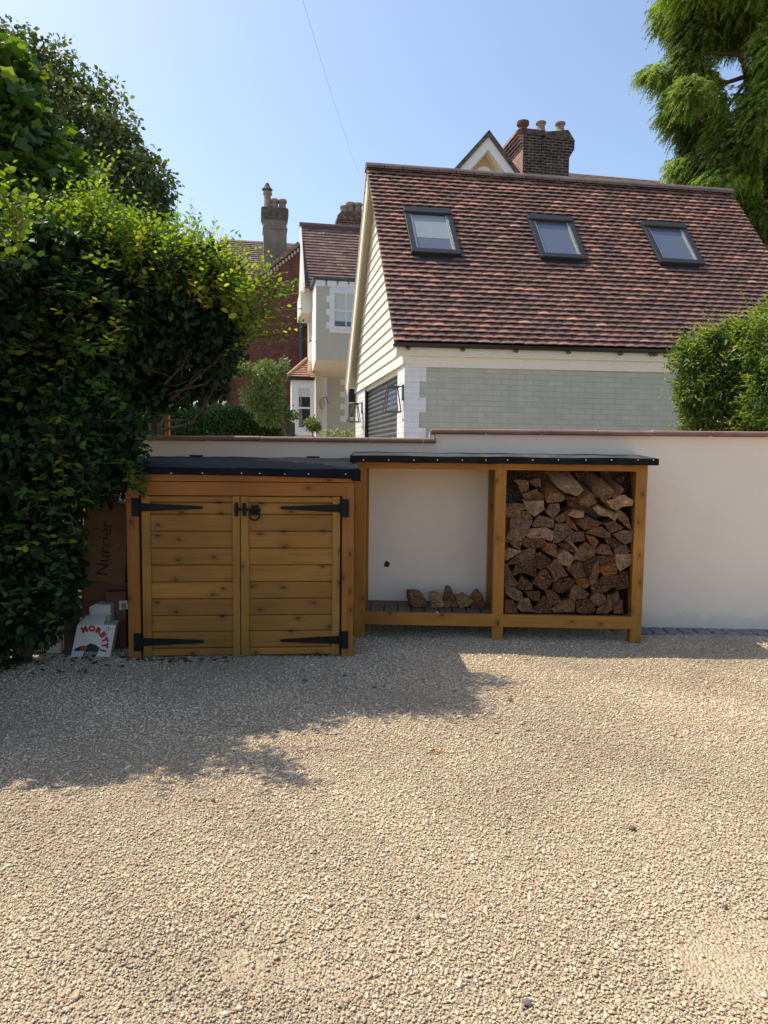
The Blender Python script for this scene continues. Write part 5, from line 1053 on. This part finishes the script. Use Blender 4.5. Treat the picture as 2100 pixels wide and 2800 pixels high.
A=h(780+575/4.255,700+435/4.255,-.03); B_=h(780+810/4.255,700+830/4.255,-.03); mx=h(780+705/4.255,900,-.03)[0]; X1=mx+(mx-A[0])
w1=window(ch,A[0],X1,B_[2],A[2],-.03,[mx],[h(945,700+640/4.255,-.03)[2]],blind=.84)
sx0=h(780+515/4.255,900,-.05)[0]; b=MB(); zc=h(900,700+390/4.255,-.05)[2]; ztop=h(900,700+310/4.255,-.05)[2]; cxm=(A[0]+X1)/2; hw=cxm-sx0
pts=[(sx0,-.03,B_[2]-.17),(X1+(A[0]-sx0),-.03,B_[2]-.17),(X1+(A[0]-sx0),-.03,zc)]+[(cxm+hw*math.cos(t),-.03,zc+(ztop-zc)*math.sin(t)) for t in np.linspace(.2,math.pi-.2,9)]+[(sx0,-.03,zc)]
b.prism(pts,(0,.035,0)); 
for y0,y1 in ((460,535),(610,685),(765,840)):
    za,zb_=h(895,700+y0/4.255,-.05)[2],h(895,700+y1/4.255,-.05)[2]; b.box(h(780+475/4.255,900,-.03)[0],sx0,-.03,-.001,zb_,za)
b.build('surround',M_white,w1)
A=h(780+735/4.255,700+1545/4.255,yl-.03); B_=h(780+805/4.255,700+1875/4.255,yl-.03); w2=window(ch,A[0],A[0]+.75,B_[2],A[2],yl-.03,[A[0]+.375],[ (A[2]+B_[2])/2 ])
b=MB(); s0=h(780+690/4.255,1100,yl)[0]; b.box(s0,A[0]-.06,yl-.02,yl,B_[2]-.15,A[2]+.35)
for y0,y1 in ((1435,1500),(1575,1645),(1715,1785),(1855,1925)): b.box(h(780+640/4.255,1100,yl)[0],s0,yl-.02,yl,h(930,700+y1/4.255,yl)[2],h(930,700+y0/4.255,yl)[2])
b.build('surround',M_white,w2)
# main roof
xe=h(833,787,1.2); rz=HF.hx(824,615,xe[0]); print('cream roof',xe,rz)
b=tiles(xe[0],XR+1,1.2,xe[2],rz[1],rz[2],.125,.2,[(.17,.10,.085),(.21,.125,.105),(.145,.088,.075),(.25,.16,.13)],[.35,.3,.2,.15],thk=.016,lift=.026,seg=1); b.build('main_roof',M_tile,ch)
b=MB(); b.prism([(xe[0],1.2,xe[2]-.02),(xe[0],rz[1],rz[2]-.02),(xe[0],rz[1]*2-1.2,xe[2]-.02)],(XR,0,0)); b.build('roof_body',M_cream,ch)
b=MB(); b.prism([(xe[0]-.05,1.05,xe[2]-.12),(xe[0]-.05,1.05,xe[2]+.0),(xe[0]-.05,rz[1],rz[2]+.03),(xe[0]-.05,rz[1],rz[2]-.22),(xe[0]-.05,1.4,xe[2]-.12)],(.05,0,0)); b.build('bargeboard',M_white,ch)
q0=h(748+0,1,1.2); e0=h(822,800,1.4)[0]; e1=h(850,800,1.4)[0]; b=MB(); b.box(e0,e1+.3,1.4,3,h(830,856,1.4)[2],xe[2]-.02); b.build('eave_box',M_offwhite,ch)
b=MB(); b.tube([(xe[0]-.06,rz[1],rz[2]),(XR+1,rz[1],rz[2])],.09,8); b.build('ridge_tiles',M_ridge,ch)
# chimney of cream house
CA=h(923,620,5); CB=h(990,620,5); zc0=h(950,640,5)[2]; zc1=h(950,599,5)[2]; zc2=h(950,585,5)[2]
chm=thing_part('chimney',ch); b=MB(); b.box(CA[0]+.06,CB[0],5,5.8,rz[2]-1.,zc1); b.build('stack',M_darkbrick,chm); b=MB(); b.box(CA[0],CB[0]+.05,4.94,5.86,zc1,zc2-.05); b.prism([(CA[0]+.02,4.96,zc2-.05),(CB[0],4.96,zc2-.05),(CB[0]-.1,4.96,zc2+.08),(CA[0]+.15,4.96,zc2+.08)],(0,.85,0)); b.build('cap',M_soot,chm)
for zx,zt_ in ((1085,235),(1128,210),(1185,215)):
    p=h(550+zx/2.765,480+zt_/2.765,5.3); b=MB(); b.lathe(p[0],5.3,[(.17,zc2+.0),(.14,zc2+.3),(.13,p[2]-.1),(.17,p[2]-.06),(.17,p[2])],12); b.build('chimney_pot',M_claypot,chm)
# bay window
yb=.9; X0=h(797,1100,yb)[0]; X1=h(860,1100,yb)[0]; zbt=h(820,1040,yb)[2]; zbb=h(820,1187,yb)[2]
bay=thing_part('bay_window',ch)
b=MB(); b.box(X0,X0+.16,yb,yb+.5,zbb,zbt); pr0=h(550+728/2.765,1100,yb)[0]; pr1=h(550+835/2.765,1100,yb)[0]; b.box(X0+.16,pr0,yb,yb+.5,zbb,zbt); b.box(pr1,X1,yb,yb+.5,zbb,zbt)
zz0=h(840,480+1905/2.765,yb)[2]; zz1=h(840,480+1605/2.765,yb)[2]; b.box(pr0,pr1,yb,yb+.5,zz1,zbt); b.box(pr0,pr1,yb,yb+.5,zbb,zz0); b.build('frame',M_white,bay)
b=MB(); b.box(pr0,pr1,yb+.06,yb+.10,zz0,zz1); b.build('pane',M_darkglass,bay); zm=h(840,480+1757/2.765,yb)[2]; b=MB(); b.box(pr0,pr1,yb+.01,yb+.058,zm-.025,zm+.025); b.box(pr0,pr0+.04,yb+.02,yb+.058,zz0,zz1); b.box(pr1-.04,pr1,yb+.02,yb+.058,zz0,zz1); b.build('sash',M_white,bay)
b=MB(); b.box(pr0+.04,pr1-.04,yb+.045,yb+.055,zm+(zz1-zm)*.55,zz1); b.build('blind',M_blind,bay)
b=MB(); b.box(X0-.08,X1,yb-.06,yb+.02,zbb-.03,zbb+.10); b.build('sill',M_white,bay); b=MB(); b.box(X0,X1,yb+.02,yb+.5,0,zbb-.03); b.build('plinth',M_sagepaint,bay)
b=MB(); b.box(X0-.10,X1,yb-.10,yb+.0,zbt,zbt+.09); b.build('gutter',M_gutter,bay)
ap=h(848,986,yb+.9); b=MB(); l0=np.array([X0-.12,yb-.1,zbt+.09]); l1=np.array([X1,yb-.1,zbt+.09]); t1=np.array([X1,yb+.9,ap[2]]); t0=np.array([ap[0]-.1,yb+.9,ap[2]])
nn=9
for i in range(nn):
    a0,a1=i/nn,(i+1)/nn; off=np.array([0,-.03,.02]); P0,P1=l0+(t0-l0)*a0,l1+(t1-l1)*a0; Q0,Q1=l0+(t0-l0)*a1,l1+(t1-l1)*a1; m__=4
    for k in range(m__): u0,u1=k/m__,(k+1)/m__; b.add([P0+(P1-P0)*u0+off,P0+(P1-P0)*u1+off,Q0+(Q1-Q0)*u1,Q0+(Q1-Q0)*u0],[(0,1,2,3)],tuple(np.array((.38,.19,.12))*rng.uniform(.7,1.15)))
b.add([l0,t0,np.array([X0-.12,yb+1.2,zbt+.09])],[(0,1,2)],(.3,.15,.1)); rr_=b.build('bay_roof',M_tile,bay); b=MB(); b.tube([l0+(0,0,.03),t0+(0,0,.05)],.05,6); b.build('hip_tiles',noisemat('hip_clay',(.32,.17,.12),(.42,.25,.19),scale=6),rr_)
# little porch lantern
p=h(780+428/4.255,700+1725/4.255,yl-.5); t=thing('porch_lantern','small gold coloured lantern on the porch of the cream house','wall lantern',HF.w((p[0],yl-.5,p[2])),GA)
b=MB(); b.lathe(0,0,[(.03,-.16),(.07,-.12),(.09,.06),(.10,.07),(.05,.14),(.02,.2)],6); b.build('lamp_body',noisemat('brass_lamp',(.35,.27,.15),(.6,.5,.32),scale=9,rough=.4),t); b=MB(); b.tube([(0,0,.18),(.12,.05,.22),(.2,.2,.05)],.02,6); b.build('bracket',M_claypot,t)
# ---------------------------------------------------------------- red brick house
r0=U(820,900,27); RF=Fr((r0[0],r0[1],0),GA); rh=thing('red_brick_house','tall red brick house with tiled roof and rendered chimney behind the cream house','house',RF.P,GA); h=RF.hy
pts=[h(540,888,0),h(658,795,0),h(820,668,0),h(868,668,0)]; b=MB(); zt_=pts[-1][2]
b.prism([(pts[0][0],0,0),(pts[3][0]+.6,0,0),(pts[3][0]+.6,0,pts[2][2]),tuple(pts[2]),tuple(pts[1]),tuple(pts[0])],(0,.4,0)); b.build('gable_wall',M_redbrick,rh)
# roof beyond: ridge parallel, facing us
xl_=h(602,660,4)[0]; zr_=h(602,652,4)[2]; xr_=h(822,668,4)[0]; ze_=h(602,1000,.5)[2]
b=tiles(xl_,xr_+2,.5,h(602,905,.5)[2],4,(zr_+h(820,668,4)[2])/2,.13,.22,[(.15,.10,.08),(.19,.13,.10),(.12,.085,.07)],[.4,.35,.25],seg=1,thk=.02,lift=.03); b.build('main_roof',M_tile,rh)
b=MB(); b.box(xl_+.15,xr_+2,1,6,0,h(602,905,.5)[2]+.2); b.build('side_wall',M_redbrick,rh)
# verge strip along the gable
b=MB(); e=(pts[2]-pts[0]); u_=e/np.linalg.norm(e); nv=np.array([-u_[2],0,u_[0]]); nst=34
for i in range(nst):
    a=pts[0]+e*i/nst; c=pts[0]+e*(i+.92)/nst; tcol=tuple(np.array((.22,.17,.13))*rng.uniform(.7,1.3)); b.prism([a-nv*.04+(0,-.12,0),c-nv*.04+(0,-.12,0),c+nv*.10+(0,-.12,0),a+nv*.10+(0,-.12,0)],(0,.5,0),tcol)
    b.box(a[0],a[0]+.08,-.06,0,a[2]-.2,a[2]-.08,(.45,.4,.33))
b.build('verge_tiles',M_tile,rh)
chm=thing_part('chimney',rh); yc=1.2; A=h(720.5,620,yc); B_=h(784,620,yc); z1_=h(750,597,yc)[2]; z2_=h(750,567,yc)[2]; b=MB(); b.box(A[0],B_[0],yc,yc+.9,h(720,760,yc)[2]-1,z1_); zs_=h(750,622,yc)[2]; b.box(A[0]-.03,B_[0]+.03,yc-.03,yc+.93,zs_-.05,zs_); b.build('stack',M_cement,chm)
b=MB(); xx0,xx1=h(714,580,yc)[0],h(789,580,yc)[0]; b.prism([(A[0],yc-.02,z1_-.05),(B_[0],yc-.02,z1_-.05),(xx1,yc-.02,z1_+.12),(xx1,yc-.02,z2_-.05),(xx1-.05,yc-.02,z2_),(xx0+.05,yc-.02,z2_),(xx0,yc-.02,z2_-.05),(xx0,yc-.02,z1_+.12)],(0,.94,0)); b.build('cap',M_soot,chm)
for zx,zt_,r_ in ((502,120,.17),(557,180,.17),(614,182,.17)):
    p=h(550+zx/2.765,480+zt_/2.765,yc+.4); b=MB(); b.lathe(p[0],yc+.4,[(r_,z2_-.02),(r_*.85,z2_+.1),(r_*.75,p[2]-.18),(r_*1.05,p[2]-.12),(r_*1.05,p[2]-.05),(r_*.8,p[2])],12); b.build('chimney_pot',M_claypot,chm)
b=MB(); p=h(550+500/2.765,480+118/2.765,yc+.4); b.lathe(p[0],yc+.4,[(.1,p[2]-.02),(.22,p[2]+.05),(.12,p[2]+.16),(.05,p[2]+.3)],10); b.build('cowl',M_soot,chm)
b=MB(); p0=h(550+752/2.765,480+1040/2.765,-.1); p1=h(550+758/2.765,480+1430/2.765,-.1); b.tube([p0,p1],.09,8); p2=h(550+805/2.765,480+1060/2.765,-.1); b.tube([p0+(0,0,.1),p2],.08,6); b.tube([h(550+800/2.765,480+1130/2.765,-.1),h(550+760/2.765,480+1130/2.765,-.1)],.05,6); b.build('downpipe',M_slate,rh)
b=MB(); b.box(h(596,1140,-.2)[0],h(620,1180,-.2)[0],-.3,-.05,h(610,1165,-.2)[2],h(610,1020,-.2)[2]); b.build('window',M_white,rh)
# ---------------------------------------------------------------- house behind the garage
k0=U(1336,470,21); KF=Fr((k0[0],k0[1],0),GA); kh=thing('gabled_house','house behind the garage showing a white trimmed gable peak and brick chimney','house',KF.P,GA); h=KF.hy
Ap=h(1336,357,0); bl=h(1240,466,0); br_=h(1426,478,0); ex_=(bl-Ap); sz=ex_/ex_[0]*(-2.2)
slope=(abs(bl[2]-Ap[2])/abs(bl[0]-Ap[0])+abs(br_[2]-Ap[2])/abs(br_[0]-Ap[0]))/2; W_=2.2; 
def gab(off,w_,y0,y1,mat,nm,hole=0):
    pass
A_=np.array([0+Ap[0],0,Ap[2]]); Lp=A_+np.array([-W_,0,-W_*slope]); Rp=A_+np.array([W_,0,-W_*slope]); z0=Lp[2]
b=MB(); b.prism([A_+(0,.35,-.4),Rp+(-.3,.35,-.1),(Rp[0]-.3,.35,0),(Lp[0]+.3,.35,0),Lp+(.3,.35,-.1)],(0,.3,0)); b.build('gable_wall',plain('buff_boarding',(.55,.44,.27),.7),kh)
def chev(t0,t1,y0,dy,mat,nm):  # chevron band between vertical offsets t0>t1
    b=MB(); b.prism([Lp+(0,y0,t0),A_+(0,y0,t0),A_+(0,y0,t1),Lp+(0,y0,t1)],(0,dy,0)); b.prism([A_+(0,y0,t0),Rp+(0,y0,t0),Rp+(0,y0,t1),A_+(0,y0,t1)],(0,dy,0)); return b.build(nm,mat,kh)
chev(-.17,-.52,.0,.05,M_white,'bargeboard'); chev(-.52,-.56,.06,.3,M_cream,'soffit'); chev(.0,-.17,-.06,4,M_soot,'verge_tiles')
b=MB(); c=A_+(.0,.3,-1.62+.0); q=h(1323,468,.3); b.tube([(q[0]-.0,.30,q[2]-.12),(q[0],.34,q[2]-.12)],.26,16); b.build('round_ornament',M_white,kh)
b=tiles(h(1540,480,3)[0],h(1808,495,3)[0],.8,h(1700,495,3)[2]-1.6,3,(h(1600,480,3)[2]+h(1800,492,3)[2])/2,.13,.2,[(.15,.10,.08),(.19,.12,.09)],[.6,.4],seg=1); b.build('main_roof',M_tile,kh)
b=MB(); b.box(Ap[0]-2,h(1808,495,3)[0]-.3,3,6,0,h(1800,495,3)[2]-.3); b.build('rear_block',M_redbrick,kh)
# chimney: corbelled, with side face
chm=thing_part('chimney',kh); yc=.2; xA=h(1430,450,yc)[0]; xB=h(1479,450,yc)[0]; xC=h(1556,450,yc)[0]; xD=h(1569,395,yc)[0]; zl=h(1430,480,yc)[2]-2; z1_=h(1500,425,yc)[2]; z2_=h(1500,402,yc)[2]; z3_=h(1500,382,yc)[2]; z4_=h(1460,354,yc)[2]; dp=2.0
b=MB(); b.box(xA,xB,yc,yc+dp,zl,z3_+.12); b.box(xB,xC,yc+.0,yc+dp,zl,z1_+.02); b.box(xB-.0,xB+.10,yc-.03,yc,zl,z3_)
for i in range(5): t=(i+1)/5; b.box(xB,xC+(xD-xC)*t,yc-.05*t,yc+dp,z1_+(z2_-z1_)*i/5+.02,z1_+(z2_-z1_)*(i+1)/5+.02)
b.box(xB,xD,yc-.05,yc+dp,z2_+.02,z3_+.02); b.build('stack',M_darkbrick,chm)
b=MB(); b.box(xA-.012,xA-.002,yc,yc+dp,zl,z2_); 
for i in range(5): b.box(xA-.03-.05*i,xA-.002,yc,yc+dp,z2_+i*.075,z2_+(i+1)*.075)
b.build('stack_side',M_litbrick_y,chm)
b=MB(); b.prism([(xA-.2,yc-.03,z3_+.1),(xB+.1,yc-.03,z3_+.1),(xB+.1,yc-.03,z4_-.0),(xA+.02,yc-.03,z4_)],(0,dp,0)); b.prism([(xB+.1,yc-.08,z3_+.02),(xD,yc-.08,z3_+.0),(xD-.22,yc-.08,z3_+.30),(xB+.1,yc-.08,z4_-.06)],(0,dp,0)); b.build('cap',M_soot,chm)
for px,pt,mt,yy in ((1430,331,M_redpot,1.2),(1479,335,M_claypot,.5),(1532,337,M_claypot,.5)):
    p=h(px,pt,yc+yy); b=MB(); zb0=z4_-.15
    if mt is M_redpot: pr_=[(.13,zb0-.3),(.11,p[2]-.45),(.17,p[2]-.40),(.13,p[2]-.34),(.17,p[2]-.28),(.12,p[2]-.2),(.19,p[2]-.12),(.19,p[2]-.03),(.1,p[2])]
    else: pr_=[(.24,zb0-.2),(.21,p[2]-.34),(.125,p[2]-.22),(.115,p[2]-.08),(.155,p[2]-.05),(.155,p[2]),(.08,p[2]+.01)]
    b.lathe(p[0],yc+yy,pr_,14); b.build('chimney_pot',mt,chm,smooth=False)
# ---------------------------------------------------------------- middle-distance planting
bh=thing('clipped_hedge','low clipped dark green hedge below the red brick house','hedge',U(600,1200,12.5)*np.array([1,1,0]))
def boxhedge(x0,x1,y0,y1,z1,n):
    P=np.stack([rng.uniform(x0,x1,n),rng.uniform(y0,y1,n),rng.uniform(.3,z1,n)],1); k=rng.random(n); P[k<.5,1]=y0+rng.normal(0,.03,(k<.5).sum()); P[k>.62,2]=z1+rng.normal(0,.04,(k>.62).sum()); P[:,2]+=.05*wav(P,2.)
    return P
P=boxhedge(U(150,1150,12.5)[0],U(785,1150,12.5)[0],12.3,14.5,U(600,1118,12.5)[2],34000); D=rng.normal(0,1,P.shape); V,Fc=leaves(P,D,np.array([0,-.3,.8])+rng.normal(0,.5,P.shape),.06*rng.uniform(.7,1.3,len(P)),DM)
bigmesh('foliage',V,Fc,M_leaf_far,np.repeat(np.array([(.03,.07,.015),(.045,.10,.02),(.08,.15,.025)])[rng.choice(3,len(P),p=[.4,.4,.2])],4,0),parent=bh)
b=MB(); b.box(U(150,1150,12.5)[0]+.1,U(785,1150,12.5)[0]-.1,12.45,14.4,0,U(600,1125,12.5)[2]-.1); b.build('inner_block',plain('dark_inner_block',(.015,.025,.01),.95),bh); rebase(bh)  # solid dark block filling the inside of the hedge
tt=thing('small_garden_tree','small loose pale green tree in front of the red brick wall','tree',U(740,1200,11.5)*np.array([1,1,0]))
crown('foliage',[blob(728,1020,40,42,11.5,.3),blob(745,1070,38,60,11.5,.3),blob(700,1085,42,42,11.5,.3),blob(774,1005,12,30,11.5,.12),blob(735,1130,42,40,11.5,.3),blob(655,1010,38,22,11.4,.2)],5200,.075,LN,M_leaf_far,[(.10,.16,.05),(.14,.20,.07),(.20,.25,.10)],[.4,.4,.2],tt,thick=.7,amp=.25,fr=5,seed=21,up=.5)
b=MB(); b.tube([U(790,1260,11.5)*np.array([1,1,0]),U(782,1190,11.5),U(760,1130,11.5),U(740,1050,11.5)],[.03,.025,.018,.008],6); b.tube([U(762,1150,11.5),U(720,1100,11.5),U(690,1080,11.5)],[.014,.01,.005],5); b.build('trunk',M_twig,tt); rebase(tt)
tp=thing('standard_shrub','small round-headed standard shrub in front of the bay window','shrub',U(855,1200,15)*np.array([1,1,0]))
crown('foliage',[blob(853,1160,21,20,15,.16),blob(868,1168,10,12,15,.1)],900,.07,LN,M_leaf_far,[(.12,.17,.04),(.18,.23,.06)],[.6,.4],tp,thick=.7,amp=.2,fr=8,seed=22)
b=MB(); b.tube([U(855,1260,15)*np.array([1,1,0]),U(855,1165,15)],[.02,.012],6); b.build('trunk',M_twig,tp); rebase(tp)
fl=thing('flowering_shrub','low shrub with tiny white flowers at the foot of the cream wall','shrub',U(925,1200,15.5)*np.array([1,1,0]))
crown('foliage',[blob(925,1192,40,20,15.5,.2),blob(900,1185,20,14,15.5,.15),blob(955,1185,20,14,15.5,.15)],1300,.05,LN,M_leaf_far,[(.10,.16,.05),(.16,.22,.08),(.7,.7,.6)],[.45,.35,.2],fl,thick=.8,amp=.2,fr=8,seed=23)
b=MB(); b.tube([U(925,1260,15.5)*np.array([1,1,0]),U(925,1190,15.5)],[.015,.006],6); b.build('stems',M_twig,fl); rebase(fl)
# timber post just behind the wall
p=U(455,1190,6.75); b=MB(); b.box(p[0]-.022,p[0]+.022,6.75,6.80,0,U(455,1135,6.75)[2]); tag(b.build('timber_post',M_hwoodZ,own=True),'slim orange timber post standing behind the wall under the hedge','post')
# overhead cable
b=MB(); a=U(810,-60,9.); c=U(985,480,24); b.tube([a+(c-a)*t+np.array([0,0,-.5*math.sin(math.pi*t)*.3]) for t in np.linspace(0,1,12)],.0022,5); tag(b.build('overhead_cable',plain('cable_grey',(.45,.48,.52),.6),own=True),'thin overhead cable crossing the open blue sky','cable')
# ---------------------------------------------------------------- odds and ends on the gravel
def stone(px,py,r,label,mat,fl=.6):
    r*=.72
    c=G(px,py); b=MB(); n=9; vs=[];rings=5
    for i in range(rings):
        ph=math.pi*i/(rings-1); 
        for j in range(n): th=2*math.pi*j/n; k=random.uniform(.8,1.15); vs.append((c[0]+r*k*math.sin(ph)*math.cos(th)*1.2,c[1]+r*k*math.sin(ph)*math.sin(th),.008+gz(c[0],c[1])+r*fl*.6+r*fl*k*math.cos(ph)))
    b.add(vs,[(i*n+j,(i+1)*n+j,(i+1)*n+(j+1)%n,i*n+(j+1)%n) for i in range(rings-1) for j in range(n)]); o=b.build('stone',mat,own=True,smooth=False); tag(o,label,'stone')
M_dstone=noisemat('dark_stone',(.075,.06,.055),(.17,.14,.125),scale=30,rough=.8,bs=.4)
for a in ((1728,2262,.020,'dark purple-grey stone on the sunlit gravel at mid right'),(1440,2738,.016,'dark stone near the bottom edge of the gravel'),(583,2198,.014,'small dark stone on the gravel left of centre below the shadow'),(1982,2480,.012,'small slate chip on the gravel near the right edge'),(1395,1922,.022,'small brownish stone on the sunlit gravel in front of the log bay'),(1024,1885,.020,'squarish dark stone just inside the shadow edge'),(622,2112,.016,'dark stone lying at the shadow edge left of centre'),(835,1862,.024,'flat grey stone in the shade in front of the bin store'),(942,1848,.018,'small flat stone in the shade near the bin store corner')): stone(a[0],a[1],a[2],a[3],M_dstone,.45)
c=G(1195,2068); b=MB(); b.tube([c+(-.055,.0,.016),c+(-.01,.012,.02),c+(.06,.012,.016)],[.003,.0035,.002],6); tag(b.build('twig',plain('orange_twig',(.45,.17,.04),.6),own=True),'thin orange twig lying on the sunlit gravel','twig')
# dead leaves around the cartons
st=[];P=[];D=[]
for k in range(150): px=rng.uniform(0,640); g_=G(px,rng.uniform(1795,1850) if px<330 else rng.uniform(1800,1815)); P.append((g_[0],g_[1],.014)); 
P=np.array(P); V,Fc=leaves(P,rng.normal(0,1,P.shape)*np.array([1,1,.15]),np.array([0,0,1.])+rng.normal(0,.35,P.shape),.035*rng.uniform(.6,1.3,len(P)),HB); o=bigmesh('leaf_litter',V,Fc,M_leaf_far,np.repeat(np.array([(.10,.05,.03),(.16,.09,.05),(.07,.04,.03)])[rng.choice(3,len(P))],7,0)); tag(o,'scattered dead brown leaves in the shade below the hedge','leaf litter',kind='stuff')
